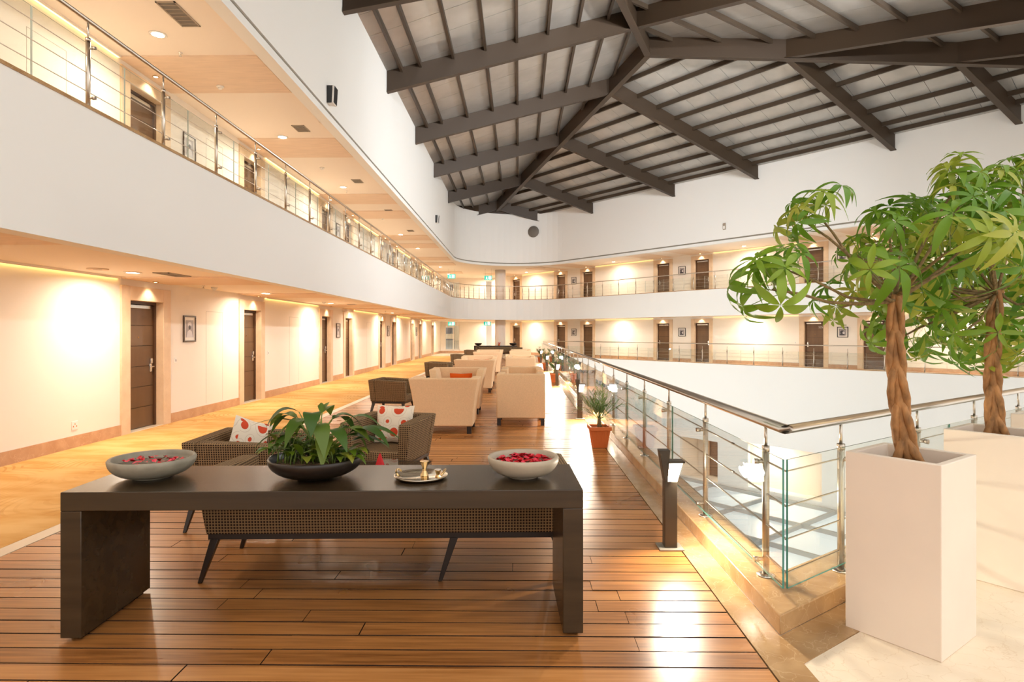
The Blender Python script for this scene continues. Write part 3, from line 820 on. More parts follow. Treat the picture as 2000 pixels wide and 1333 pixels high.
# ---------------------------------------------------------------- ceiling fittings
def make_downlight():
    r = thing('downlight', 'x', 'downlight')
    MB().lathe([(0.085, 0.0), (0.115, 0.0), (0.115, -0.012), (0.085, -0.012)], 20, ring=True).build('trim_ring', 'white_plastic', r)
    MB().lathe([(0.0, -0.004), (0.088, -0.004), (0.088, -0.008), (0.0, -0.008)], 20).build('lens', 'lens_glow', r)
    return r
dl0 = make_downlight(); dl_used = False
def downlight(loc, label, energy, group):
    global dl_used
    if dl_used: r = dup(dl0, loc, 0, label, group)
    else: r = dl0; r.location = loc; r['label'] = label; r['group'] = group; dl_used = True
    light('AREA', r, (0, 0, -0.03), energy, WARM, 0.17, math.radians(170))
    return r
lefts = [4.6, 8.7, 13.3, 17.9, 22.3, 26.6, 31.0, 35.4, 39.8, 44.5]
for lv, z, n in (('lower', Z_CEIL, 0.66), ('upper', Z_UCEIL, 1.02)):
    vis = 0
    for s in lefts:
        if s > 7: vis += 1; lab = '%s round downlight along the %s corridor ceiling from the camera' % (ORD[vis - 1], lv)
        else: lab = 'round %s corridor downlight closest to the camera' % lv
        downlight(to_world('left', s, n, z), lab, DOWN_W, lv + ' corridor downlights')
rights = [-17.6, -13.0, -5.0, -3.6, 3.8, 12.2, 20.8]
rights = [-17.8, -13.0, -4.8, 3.75, 12.3, 20.8]
for lv, z, n in (('lower', Z_CEIL, 0.75), ('upper', Z_UCEIL, 0.85)):
    for i, s in enumerate(rights):
        downlight(to_world('right', s, n, z), '%s round downlight of the opposite %s gallery from its far end' % (ORD[i], lv), DOWN_W * 1.1, 'opposite %s gallery downlights' % lv)
# little spots over the doors
sp0 = thing('door_spotlight', 'x', 'spotlight')
MB().lathe([(0.035, 0.0), (0.05, 0.0), (0.05, -0.012), (0.035, -0.012)], 14, ring=True).build('trim_ring', 'gold', sp0)
MB().lathe([(0.0, -0.004), (0.036, -0.004), (0.036, -0.009), (0.0, -0.009)], 14).build('lens', 'spot_glow', sp0)
first = True
for wing, doors in (('left', left_doors), ('right', right_doors)):
    for lv, z in (('lower', Z_CEIL - 0.02), ('upper', Z_UCEIL - 0.02)):
        i = 0
        for s, k in doors:
            if wing == 'left' and s < 4: continue
            lab = 'small spotlight over the %s door of the %s %s' % (ORD[i], lv, 'corridor' if wing == 'left' else 'gallery opposite'); i += 1
            loc = to_world(wing, s, 0.16, z)
            if first: o = sp0; o.location = loc; o['label'] = lab; o['group'] = 'door spotlights'; first = False
            else: o = dup(sp0, loc, 0, lab, 'door spotlights')
            light('SPOT', o, (0, 0, -0.02), 8.0, WARM, 0.03, angle=math.radians(110))
# cove strips at the top of the wide wall bays
def cove(wing, s0, s1, z, label):
    c = thing('cove_light', label, 'cove light', to_world(wing, (s0 + s1) / 2, 0, z), RZ[wing], 'cove lights')
    L = (s1 - s0) / 2
    MB().box(-L, -0.035, -0.03, L, -0.005, -0.008).build('light_strip', 'cove_glow', c)
    MB().box(-L, -0.06, -0.035, L, -0.045, 0.0).build('valance', 'ceiling_cream', c)
def bays(doors, lo):
    d = sorted(x[0] for x in doors); return [(a + PW / 2 + .05, b - PW / 2 - .05) for a, b in zip(d[:-1], d[1:]) if b - a > 4.2 and b > lo]
for lv, z in (('lower', Z_CEIL), ('upper', Z_UCEIL)):
    for i, (a, b) in enumerate(bays(left_doors, 7)): cove('left', a, b, z, '%s yellow cove strip atop the %s corridor wall from the camera' % (ORD[i], lv))
    for i, (a, b) in enumerate(bays(right_doors, -99)): cove('right', a, b, z, '%s yellow cove strip of the %s opposite gallery from far end' % (ORD[i], lv))
def vent(loc, rz, w, d, label):
    r = thing('ceiling_vent', label, 'vent', loc, rz, 'ceiling vents')
    f = MB()
    for q in ((-w, -d, w, -d + .02), (-w, d - .02, w, d), (-w, -d, -w + .02, d), (w - .02, -d, w, d)): f.box(q[0], q[1], -0.012, q[2], q[3], 0)
    f.build('frame', 'vent_grey', r); MB().box(-w + .02, -d + .02, -0.004, w - .02, d - .02, 0).build('backing', 'grille', r)
    n = 6
    for i in range(n):
        y = -d + .03 + (2 * d - .06) * (i + .5) / n; MB().box(-w + .02, y - .006, -0.01, w - .02, y + .006, -0.002).build('slat', 'vent_grey', r)
for i, v in enumerate((8.16, 12.75, 17.2, 21.4, 25.6, 30.0)): vent((-4.56, v, Z_UCEIL), 0, 0.13, 0.32 if i == 0 else 0.2, '%s grey air vent along the upper corridor ceiling' % ORD[i])
for i, v in enumerate((9.0, 14.3, 18.9)): vent((-5.12, v, Z_CEIL), 0, 0.12, 0.3, '%s grey air vent along the lower corridor ceiling' % ORD[i])
def sprinkler(loc, label):
    r = thing('sprinkler', label, 'sprinkler', loc, 0, 'sprinklers')
    MB().lathe([(0.03, 0), (0.03, -0.008), (0.012, -0.012), (0.012, -0.04), (0.0, -0.04)], 12).build('body', 'chrome', r)
    MB().lathe([(0.0, -0.055), (0.022, -0.055), (0.022, -0.052), (0.0, -0.052)], 12).build('deflector', 'chrome', r)
    MB().tube([(0.014, 0, -0.035), (0.006, 0, -0.054)], 0.003, 5).tube([(-0.014, 0, -0.035), (-0.006, 0, -0.054)], 0.003, 5).build('arms', 'chrome', r)
def detector(loc, label):
    r = thing('smoke_detector', label, 'smoke detector', loc, 0, 'smoke detectors')
    MB().lathe([(0.06, 0), (0.06, -0.018), (0.045, -0.03), (0.0, -0.03)], 18).build('base', 'white_plastic', r)
    MB().lathe([(0.035, -0.03), (0.035, -0.045), (0.025, -0.055), (0.0, -0.055)], 18).build('sensor_cap', 'white_plastic', r)
for i, (u, v) in enumerate(((-5.16, 9.28), (-5.2, 18.4), (-5.2, 27.0))): sprinkler((u, v, Z_UCEIL), '%s sprinkler head on the upper corridor ceiling' % ORD[i])
for i, (u, v) in enumerate(((-5.8, 11.2), (-5.3, 24.2))): sprinkler((u, v, Z_CEIL), '%s sprinkler head on the lower corridor ceiling' % ORD[i])
for i, (u, v) in enumerate(((-5.15, 10.5), (-5.1, 15.8), (-5.1, 22.8))): detector((u, v, Z_UCEIL - 0.02 * (i == 0)), '%s smoke detector on the upper corridor ceiling' % ORD[i])
for i, (u, v) in enumerate(((-5.8, 11.6), (-5.5, 17.2))): detector((u, v, Z_CEIL), '%s smoke detector on the lower corridor ceiling' % ORD[i])
r = thing('ceiling_speaker', 'flat round speaker on the lower corridor ceiling before the first door', 'speaker', (-5.68, 8.2, Z_CEIL))
MB().lathe([(0.13, 0), (0.13, -0.012), (0.115, -0.016)], 24).build('rim', 'ceiling_tan', r); MB().lathe([(0.0, -0.018), (0.113, -0.014), (0.113, -0.008), (0, -0.008)], 24).build('grille', 'vent_grey', r)

# ---------------------------------------------------------------- wall fittings
def ell(mb, cx, cz, rx, rz_, y, n=18, a0=0, a1=2 * PI):
    mb.poly([(cx + rx * math.cos(a0 + (a1 - a0) * i / n), y, cz + rz_ * math.sin(a0 + (a1 - a0) * i / n)) for i in range(n)])
def make_picture(w, h, frame, kind):
    r = thing('framed_picture', 'x', 'picture')
    f = MB(); t = 0.028
    for q in ((-w, -h, w, -h + t), (-w, h - t, w, h), (-w, -h + t, -w + t, h - t), (w - t, -h + t, w, h - t)): f.box(q[0], -0.03, q[1], q[2], 0, q[3])
    f.build('frame', frame, r, bevel=0.003, seg=1)
    MB().box(-w + t, -0.014, -h + t, w - t, -0.002, h - t).build('mat_board', 'mat_board', r)
    a, b = w - t - 0.05, h - t - 0.055
    ph = MB().box(-a, -0.0165, -b, a, -0.012, b).build('photo', 'photo_grey', r)
    d = MB(); l = MB()
    if kind == 0:
        ell(l, 0.0, b * .50, a * .50, b * .27, -0.0172); ell(d, 0.0, b * .16, a * .27, b * .26, -0.0178)
        l.poly([(-a * .85, -0.0174, -b), (a * .85, -0.0174, -b), (a * .55, -0.0174, -b * .30), (0, -0.0174, -b * .1), (-a * .55, -0.0174, -b * .30)])
    else:
        ell(d, -a * .1, 0.0, a * .6, b * .5, -0.0172); ell(l, a * .25, -b * .2, a * .3, b * .4, -0.0175); d.poly([(-a * .9, -0.0174, -b), (a * .7, -0.0174, -b), (a * .4, -0.0174, -b * .5), (-a * .6, -0.0174, -b * .4)])
    d.build('figure_dark', 'photo_dark', ph); l.build('figure_light', 'photo_light', ph)
    return r
pics = {0: make_picture(0.21, 0.245, 'frame_bronze', 0), 1: make_picture(0.235, 0.235, 'frame_black', 1)}
pu = {0: False, 1: False}
def place_pic(kind, wing, s, z, label):
    loc = to_world(wing, s, 0.0, z)
    if pu[kind]: return dup(pics[kind], loc, RZ[wing], label, 'framed pictures on the corridor walls')
    pu[kind] = True; o = pics[kind]; o.location = loc; o.rotation_euler = (0, 0, RZ[wing]); o['label'] = label; o['group'] = 'framed pictures on the corridor walls'; return o
for lv, z in (('lower', 1.67), ('upper', Z_UP + 1.63)):
    for i, s in enumerate((11.4, 20.8, 28.75, 36.65)): place_pic(0, 'left', s, z, '%s framed portrait along the %s corridor wall from the camera' % (ORD[i], lv))
for lv, z in (('lower', 1.62), ('upper', Z_UP + 1.62)):
    for i, s in enumerate((-9.08, -0.5, 8.05)): place_pic(1, 'right', s, z, 'black framed picture between doors, %s of the opposite %s gallery from far end' % (ORD[i], lv))
def plate(name, wing, s, z, w, h, label, cat, m='white_plastic', hole=True):
    r = thing(name, label, cat, to_world(wing, s, 0, z), RZ[wing])
    MB().box(-w, -0.01, -h, w, 0, h).build('plate', m, r, bevel=0.003, seg=1)
    if hole == 1: MB().box(-0.008, -0.012, -0.02, 0.008, -0.006, 0.02).build('slot', 'black_plastic', r)
    if hole == 2:
        k = MB()
        for x, zz in ((-0.03, -.012), (0.03, -.012), (0, .02)): k.box(x - .007, -.0115, zz - .01, x + .007, -.006, zz + .01)
        k.build('socket_holes', 'terracotta', r)
plate('wall_socket', 'left', 8.45, 0.31, 0.06, 0.06, 'white power socket low on the wall before the first door', 'socket', hole=2)
plate('card_switch', 'left', 10.95, 1.10, 0.035, 0.05, 'small white switch with dark slot beside the first door', 'switch', hole=1)
plate('card_switch', 'left', 15.0, 1.10, 0.035, 0.05, 'small white switch with dark slot beside the second door', 'switch', hole=1)
plate('card_switch', 'right', 5.9, 1.12, 0.035, 0.05, 'small dark slotted switch beside the door numbered 525', 'switch', hole=1)
# exit signs
def exit_sign(loc, label, hang):
    r = thing('exit_sign', label, 'exit sign', loc, 0.0, 'green exit signs')
    MB().box(-0.26, -0.04, -0.14, 0.26, 0.04, 0.14).build('box', 'sign_green', r)
    w = MB(); y = -0.043
    w.box(0.02, y, -0.10, 0.20, y + 0.004, 0.10); ell(w, -0.10, 0.065, 0.022, 0.022, y, 10)
    w.poly([(-0.14, y, 0.04), (-0.07, y, 0.04), (-0.08, y, -0.03), (-0.12, y, -0.03)]); w.poly([(-0.12, y, -0.03), (-0.095, y, -0.03), (-0.15, y, -0.11), (-0.175, y, -0.10)]); w.poly([(-0.10, y, -0.03), (-0.08, y, -0.03), (-0.03, y, -0.11), (-0.055, y, -0.115)])
    w.build('running_figure', 'sign_white', r)
    MB().tube([(-0.2, 0, 0.14), (-0.2, 0, hang)], 0.008, 6).tube([(0.2, 0, 0.14), (0.2, 0, hang)], 0.008, 6).build('hanger', 'chrome', r)
for u, v, z, l in ((-5.05, 45.5, 2.26, 'green exit sign above the far window of the lower corridor'), (-2.4, 45.5, 2.27, 'green exit sign hanging beside the column on the lower level'),
                   (-4.55, 41.0, 5.36, 'green exit sign at the far turn of the upper corridor'), (-2.1, 41.0, 5.25, 'green exit sign hanging beside the column on the upper level')):
    exit_sign((u, v, z), l, (Z_CEIL if z < 3 else Z_UCEIL) - z)
# loudspeakers high on the atrium wall
def wall_speaker(v, label):
    r = thing('wall_speaker', label, 'speaker', (-3.81, v, 0))
    z = 1.6 + (650 - 185) / 1200 * 12.2 if v < 15 else 6.75
    MB().hexa([(0.0, -.1, z - .17), (.13, -.12, z - .19), (.13, .12, z - .19), (0.0, .1, z - .17)], [(0.0, -.1, z + .15), (.15, -.12, z + .17), (.15, .12, z + .17), (0.0, .1, z + .15)]).build('cabinet', 'white_plastic', r, bevel=0.012)
    MB().hexa([(.131, -.1, z - .17), (.139, -.1, z - .17), (.139, .1, z - .17), (.131, .1, z - .17)], [(.15, -.1, z + .15), (.158, -.1, z + .15), (.158, .1, z + .15), (.15, .1, z + .15)]).build('grille', 'black_plastic', r)
    MB().box(-0.0, -.115, z - .18, .12, -.10, z + .16).build('bracket', 'black_plastic', r)
wall_speaker(12.2, 'larger dark fronted loudspeaker on the white atrium wall beside the roof')
wall_speaker(27.8, 'smaller looking loudspeaker on the white atrium wall near the far corner')
ap = [p for p in roof_path if p[0] > 0.2 and p[0] < 1.3]
r = thing('round_speaker', 'round grey speaker grille on the white wall under the roof tip', 'speaker', (0.855, 38.77, 7.98), math.radians(-17))
s_ = MB().lathe([(0.0, 0), (0.34, 0), (0.36, 0.02), (0.36, 0.05), (0.0, 0.05)], 28).build('grille', 'grille', r); s_.rotation_euler = (-PI / 2, 0, 0); s_.location = (0, 0.02, 0)
q = ROOF_P + RD * 3.4
r = thing('wall_sensor', 'small grey sensor box on the white wall above the opposite gallery', 'sensor', (q.x, q.y, 6.6), RZ['right'])
MB().box(-.07, -.06, -.15, .07, 0, .15).build('housing', 'vent_grey', r, bevel=0.01); MB().box(-.05, -.063, -.12, .05, -.058, .02).build('lens', 'white_plastic', r)

# ---------------------------------------------------------------- console table and what stands on it
def make_console():
    r = thing('console_table', 'x', 'table')
    L, D, H = 2.71, 0.63, 0.773
    MB().box(-L / 2, 0, H - 0.098, L / 2, D, H).build('table_top', 'table_wood', r, bevel=0.004)
    for s in (-1, 1):
        a, b = (-L / 2, -L / 2 + 0.107) if s < 0 else (L / 2 - 0.107, L / 2)
        sp = MB().box(a, 0, 0.018, b, D, H - 0.0985).build('side_panel', 'table_wood', r, bevel=0.004)
        MB().box(a + 0.03, 0.05, 0, b - 0.02, D - 0.04, 0.018).build('foot_strip', 'leg_wood', sp)
    return r
con = make_console(); TR = math.radians(1.9)
con.location = (-1.02, 3.19, 0); con.rotation_euler = (0, 0, TR); con['label'] = 'long dark wooden console table with solid side panels in front of the sofa'
far_con = dup(con, (-1.52, 38.6, 0), 0, 'dark console table at the far end of the seating row')
TT = 0.773
def bowl(name, label, loc, R, h, foot, m, thick=0.022):
    r = thing(name, label, 'bowl', loc)
    P = []
    for i in range(9):
        a = i / 8; P.append((foot + (R - foot) * math.sin(a * PI / 2) ** 0.85, 0.012 + (h - 0.012) * (1 - math.cos(a * PI / 2)) ** 0.9))
    prof = [(0.0, 0.0), (foot * 0.96, 0.0), (foot, 0.004)] + P + [(R - thick * .35, h + 0.010), (R - thick, h + 0.006)]
    for i in range(7, -1, -1):
        a = i / 8; prof.append((max(0.0, foot - 0.03 + (R - thick - foot + 0.03) * math.sin(a * PI / 2) ** 0.85), 0.03 + (h - 0.03) * (1 - math.cos(a * PI / 2)) ** 0.9))
    prof.append((0, 0.03))
    MB().lathe(prof, 44).build('bowl_body', m, r)
    return r
def petals(loc, R, z, n, m, label, seed):
    rnd = random.Random(seed); mb = MB()
    for i in range(n):
        a = rnd.uniform(0, 2 * PI); d = R * math.sqrt(rnd.random()) * 0.95; s = rnd.uniform(0.018, 0.036); ro = rnd.uniform(0, 2 * PI); cup = rnd.uniform(0.1, 0.9); tl = rnd.uniform(-0.5, 0.5)
        vs = []
        for (ux, uy) in ((0, 0), (0.5, -0.45), (1, -0.3), (1.1, 0), (1, 0.3), (0.5, 0.45), (0.55, 0)):
            px, py = (ux - .5) * s, uy * s; pz = cup * s * ((ux - .5) ** 2 + uy * uy * 1.6) + tl * px
            vs.append((d * math.cos(a) + px * math.cos(ro) - py * math.sin(ro), d * math.sin(a) + px * math.sin(ro) + py * math.cos(ro), z + 0.006 + pz + rnd.uniform(0, .01)))
        mb._q(vs, [(0, 1, 6), (1, 2, 6), (2, 3, 6), (3, 4, 6), (4, 5, 6), (5, 0, 6)], rnd.choice([0, 0, 1]), True)
    o = mb.build('rose_petals', m, None, loc=loc); tag(o, label, 'petals', kind='stuff')
b1 = bowl('stone_bowl', 'shallow grey stone bowl of water with few red petals on the console', (-2.10, 3.49, TT), 0.226, 0.108, 0.10, 'stone')
MB().lathe([(0, 0.078), (0.197, 0.078), (0.197, 0.074), (0, 0.07)], 36).build('water', 'water', b1)
petals((-2.10, 3.49, TT), 0.17, 0.079, 44, ['petal', 'petal_pink'], 'red rose petals floating in the grey stone bowl', 3)
b2 = bowl('stone_bowl', 'pale round stone bowl full of red petals at the console end', (0.02, 3.53, TT), 0.204, 0.112, 0.085, 'pale_stone')
MB().lathe([(0, 0.082), (0.178, 0.082), (0.178, 0.078), (0, 0.07)], 36).build('water', 'water', b2)
petals((0.02, 3.53, TT), 0.168, 0.083, 230, ['petal', 'petal_pink'], 'dense red rose petals floating in the pale stone bowl', 4)
pb = bowl('planter_bowl', 'wide dark flared bowl planted with mixed green houseplants on the console', (-1.165, 3.50, TT), 0.262, 0.112, 0.10, 'dark_bowl', 0.012)
MB().lathe([(0, 0.092), (0.225, 0.088), (0.225, 0.08), (0, 0.07)], 30).build('soil', 'soil', pb)
def blade(L, W, rise, droop, n=7, fold=0.18, shape=0.8, wav=0.0):
    mb = MB(); vs = []; fs = []
    for i in range(n + 1):
        t = i / n; w = W * (math.sin(PI * t ** shape) ** 0.9 if 0 < t < 1 else 0.03)
        x = L * t * (1 - 0.12 * droop * t); z = L * (rise * t - droop * t * t)
        zz = wav * math.sin(t * 11)
        vs += [(x, -w, z + fold * w + zz), (x, 0, z), (x, w, z + fold * w - zz)]
    for i in range(n):
        o = i * 3; fs += [(o, o + 1, o + 4, o + 3), (o + 1, o + 2, o + 5, o + 4)]
    mb._q(vs, fs, 0, True)
    return mb
rnd = random.Random(11)
lily = []
for L, W, rise, dr in ((0.26, 0.05, 1.5, 1.25), (0.30, 0.055, 1.3, 1.3), (0.22, 0.042, 2.0, 1.0), (0.34, 0.055, 0.9, 0.9)):
    mb = blade(L, W, rise * 0.6, dr * 0.75); lily.append(mb)
def plant_leaf(parent, base, az, L, W, pet, lean, droop, m, name='leaf', rise=0.35):
    # petiole then blade, built in local space
    d = Vector((math.cos(az), math.sin(az), 0)); up = Vector((0, 0, 1))
    p0 = Vector((0, 0, 0)); p2 = d * (pet * math.sin(lean)) + up * (pet * math.cos(lean)); p1 = up * (pet * 0.55) + d * (pet * 0.15 * math.sin(lean))
    bl = blade(L, W, rise, droop)
    mb = MB(); mb.tube([p0, p1, p2], [0.004, 0.0035, 0.003], 5, 1)
    R = Matrix.Rotation(az, 3, 'Z')
    o0 = len(mb.v)
    mb._q([R @ Vector(v) + p2 for v in bl.v], bl.f, 0, True)
    return mb.build(name, [m, 'stalk'], parent, loc=base)
# peace lily leaves
for az, L, pet, lean, dr, rise, bx in ((2.9, 0.20, 0.26, 0.35, 1.0, 0.5, -.03), (2.6, .17, .20, .5, .9, .4, -.03), (0.4, 0.20, 0.26, 0.35, 0.9, 0.5, 0), (-0.2, 0.24, 0.15, 0.5, .45, .4, .07), (-0.05, .34, .17, .5, .62, .55, .08),
                             (3.5, .18, .22, .3, 1.1, .4, 0), (4.3, .19, .25, .3, 1.2, .5, 0), (5.2, .2, .24, .35, 1.2, .4, 0), (1.2, .09, .27, .1, .3, .9, -.03), (1.9, .09, .27, .1, .3, .9, .02), (2.2, .2, .24, .4, 1.0, .5, -.01), (1.0, .2, .25, .4, 1.0, .5, .02), (0.7, .2, .2, .5, 1.1, .4, .06), (5.9, .22, .2, .5, .8, .6, .08), (3.1, .30, .24, .4, .35, .25, -.02),
                             (4.9, .2, .17, .5, 1.1, .4, .06), (3.3, .24, .16, .6, .9, .6, -.05), (2.75, .22, .27, .45, .9, .6, -.02), (.15, .24, .25, .45, .9, .6, .03), (-.4, .3, .2, .6, .8, .6, .08), (3.7, .2, .3, .25, 1.0, .6, -.01), (5.0, .2, .29, .25, 1.1, .6, .0), (1.6, .2, .28, .3, .9, .7, 0), (.5, .3, .16, .6, .7, .6, .09), (0.2, .26, .12, .6, .7, .5, .09), (5.6, .2, .2, .4, 1.0, .5, .05), (3.9, .15, .17, .5, 1.0, .4, -.06)):
    W = 0.048 if L < .25 else 0.05
    if abs(az - 3.1) < 1e-6 or L < .1: W = 0.018
    plant_leaf(pb, (bx + rnd.uniform(-.02, .02), rnd.uniform(-.03, .05), 0.09), az, L, W, pet, lean, dr, 'lily_leaf', 'lily_leaf', rise)
for i in range(85):
    x = rnd.uniform(-0.21, 0.17); y = rnd.uniform(-0.09, 0.09); az = rnd.uniform(0, 2 * PI)
    tall = 0.17 if x < -0.02 else 0.09
    plant_leaf(pb, (x, y, 0.088), az, rnd.uniform(0.07, 0.12), rnd.uniform(0.019, 0.030), rnd.uniform(0.03, tall), rnd.uniform(0.2, 0.9), rnd.uniform(0.3, 0.9), 'pothos_leaf' if rnd.random() < .75 else 'lily_leaf', 'pothos_leaf', rnd.uniform(0.3, 1.3))
for i in range(9):
    plant_leaf(pb, (0.17 + rnd.uniform(-.03, .04), -0.04 + rnd.uniform(-.05, .05), 0.09), rnd.uniform(-1.1, 1.0), 0.10, 0.026, rnd.uniform(.04, .1), rnd.uniform(.5, 1.0), rnd.uniform(.5, 1.1), 'pothos_leaf', 'pothos_leaf', .6)
# tray
r = thing('serving_tray', 'round gilt silver tray with handles on the console', 'tray', (-0.56, 3.48, TT))
MB().lathe([(0, 0.006), (0.105, 0.006), (0.112, 0.010), (0.142, 0.016), (0.150, 0.022), (0.153, 0.020), (0.145, 0.010), (0.11, 0.0), (0, 0)], 40).build('tray_plate', 'silver', r)
for s in (-1, 1):
    pts = [(s * (0.118 + 0.02 * math.cos(a)), 0.055 * math.sin(a), 0.02 + 0.028 * math.cos(a * 0.9)) for a in [(-1.4 + 2.8 * i / 8) for i in range(9)]]
    MB().tube(pts, 0.006, 7).build('handle', 'gold', r)
r = thing('glass_cup', 'hourglass shaped cut glass cup standing upright on the tray', 'glass', (-0.545, 3.51, TT + 0.0065))
MB().lathe([(0.022, 0), (0.024, 0.004), (0.011, 0.03), (0.011, 0.04), (0.026, 0.082), (0.024, 0.082), (0.008, 0.044), (0.0, 0.04)], 8, smooth=False).build('cup_body', 'gold', r)
MB().lathe([(0.0265, 0.080), (0.0275, 0.083), (0.0255, 0.085)], 8).build('cup_rim', 'gold', r)
r = thing('glass_cup', 'short dark gilt cup at the rim of the tray', 'glass', (-0.46, 3.45, TT + 0.0105))
MB().lathe([(0.016, 0), (0.018, 0.004), (0.009, 0.016), (0.019, 0.045), (0.017, 0.045), (0.0, 0.02)], 8, smooth=False).build('cup_body', 'gold', r)
MB().lathe([(0.019, 0.043), (0.0205, 0.046), (0.0185, 0.048)], 8).build('cup_rim', 'bright_steel', r)
# bowls and flowers on the far console
for i, (du, l) in enumerate(((-1.1, 'dark flared bowl on the far console, nearer the corridor'), (1.1, 'dark flared bowl on the far console, nearer the balustrade'))):
    bowl('flared_bowl', l, (-1.52 + du, 38.85, TT), 0.23, 0.15, 0.08, 'dark_bowl')
r = thing('red_flowers', 'small red flower arrangement on the far console', 'flowers', (-1.3, 38.85, TT))
MB().lathe([(0.05, 0), (0.08, 0.05), (0.06, 0.10), (0, 0.10)], 14).build('pot', 'terracotta', r)
mb = MB()
for i in range(26):
    a = rnd.uniform(0, 6.28); d = rnd.uniform(0, .09); z = .11 + rnd.uniform(0, .1)
    mb.lathe([(0.0, -.02), (.022, 0), (0.0, .02)], 5, (d * math.cos(a), d * math.sin(a), z))
mb.build('blossoms', 'petal', r)

# ---------------------------------------------------------------- checked sofa and chairs
def leg(mb, x0, y0, z0, x1, y1, a, b):
    return mb.hexa([(x1 - b, y1 - b, 0), (x1 + b, y1 - b, 0), (x1 + b, y1 + b, 0), (x1 - b, y1 + b, 0)], [(x0 - a, y0 - a, z0), (x0 + a, y0 - a, z0), (x0 + a, y0 + a, z0), (x0 - a, y0 + a, z0)])
def tub_seat(name, label, W, D, loc, rz, cat, legs=None, H=0.72, group=None, flare=0.06, fabric='check'):
    # faces local +y (back at y=0); x centred
    r = thing(name, label, cat, loc, rz, group)
    zb = 0.31; t = 0.13; w = W / 2; f = flare
    MB().hexa([(-w + f, 0 + f * .6, zb), (w - f, f * .6, zb), (w - f, t, zb), (-w + f, t, zb)], [(-w, 0, H), (w, 0, H), (w, t - .02, H), (-w, t - .02, H)]).build('back', fabric, r, bevel=0.018)
    for s in (-1, 1):
        xo0, xo1 = s * (w - f), s * w; xi0, xi1 = s * (w - t - f * .3), s * (w - t)
        b = [(xo0, t, zb), (xi0, t, zb), (xi0, D - .02, zb), (xo0, D - .02, zb)]; tp = [(xo1, t - .02, H), (xi1, t - .02, H), (xi1, D, H - .03), (xo1, D, H - .03)]
        if s > 0: b.reverse(); tp.reverse()
        MB().hexa(b, tp).build('arm', fabric, r, bevel=0.018)
    MB().box(-w + t, t - .02, zb, w - t, D - .01, 0.43).build('seat', fabric, r, bevel=0.03, seg=3)
    MB().box(-w + f + .01, 0.05, zb - 0.035, w - f - .01, D - .03, zb).build('seat_frame', 'leg_wood', r)
    for x, y, sx, sy in legs or ((-w + f + .04, .08, -1, -1), (w - f - .04, .08, 1, -1), (-w + f + .04, D - .07, -1, 1), (w - f - .04, D - .07, 1, 1)):
        leg(MB(), x, y, zb - .03, x + sx * .09, y + sy * .05, .026, .013).build('leg', 'leg_wood', r, bevel=0.003, seg=1)
    return r
sw, sd = 2.40, 0.74
tub_seat('checked_sofa', 'long houndstooth checked sofa standing behind the console table', sw, sd, (-0.86, 3.89, 0), TR, 'sofa',
         legs=((-1.09, .07, -1, -.4), (.44, .07, -1, -.4), (1.09, .07, 1, -.4), (-1.09, .66, -1, .4), (1.09, .66, 1, .4)), H=0.715)
tub_seat('checked_sofa', 'dark checked sofa in front of the far console table', 2.40, 0.74, (-1.52, 38.45, 0), PI, 'sofa', H=0.70)
tub_seat('checked_armchair', 'houndstooth armchair beside the carpet, turned sideways to the sofa', 0.82, 0.80, (-2.72, 5.28, 0), -PI / 2 + 0.03, 'armchair', H=0.72)
tub_seat('checked_armchair', 'houndstooth armchair with dotted cushion facing the console table', 0.76, 0.72, (-1.27, 6.72, 0), PI - 0.22, 'armchair', H=0.73)
for i, v in enumerate((11.4, 18.1, 24.9, 31.0)):
    l = ['dark checked armchair at the carpet edge beside the first beige armchair', 'dark checked armchair at the carpet edge beside the second pair of beige armchairs', 'dark checked armchair at the carpet edge beside the third pair', 'dark checked armchair at the carpet edge near the far console'][i]
    tub_seat('checked_armchair', l, 0.74, 0.72, (-2.78, v + 0.36, 0), -PI / 2 - 0.12, 'armchair', group='dark armchairs along the carpet', flare=0.05)
tub_seat('checked_armchair', 'dark checked armchair in front of the far console', 0.74, 0.72, (-0.2, 36.9, 0), PI, 'armchair', group='dark armchairs along the carpet')
def cushion(name, label, loc, w, h, t, m, rot):
    mb = MB(); n = 10; vs = []; fs = []
    for side in (1, -1):
        for i in range(n + 1):
            for j in range(n + 1):
                a, b = i / n * 2 - 1, j / n * 2 - 1
                e = max(0.0, (1 - a ** 4) * (1 - b ** 4)) ** 0.6
                pin = 1 - 0.07 * (1 - abs(a)) * (abs(b) ** 3); pin2 = 1 - 0.07 * (1 - abs(b)) * (abs(a) ** 3)
                vs.append((a * w / 2 * pin2, side * t / 2 * e, b * h / 2 * pin))
    k = (n + 1) ** 2
    for i in range(n):
        for j in range(n):
            q = (i * (n + 1) + j, (i + 1) * (n + 1) + j, (i + 1) * (n + 1) + j + 1, i * (n + 1) + j + 1)
            fs += [q, tuple(k + x for x in reversed(q))]
    mb._q(vs, fs, 0, True)
    o = mb.build(name, m, None, loc=loc); o.rotation_euler = rot
    return tag(o, label, 'cushion')
cushion('cushion', 'cream cushion with red dots in the sideways armchair', (-2.42, 5.46, 0.62), 0.42, 0.40, 0.13, 'dots', (0.0, 0.35, PI / 2 - .5))
cushion('cushion', 'cream cushion with red dots in the armchair facing the console', (-1.33, 6.50, 0.63), 0.42, 0.40, 0.14, 'dots', (-0.25, 0.0, -0.2))
cushion('cushion', 'cream cushion with red dots lying on the long sofa', (-0.20, 4.30, 0.535), 0.42, 0.40, 0.13, 'dots', (0.75, 0.0, 0.2))
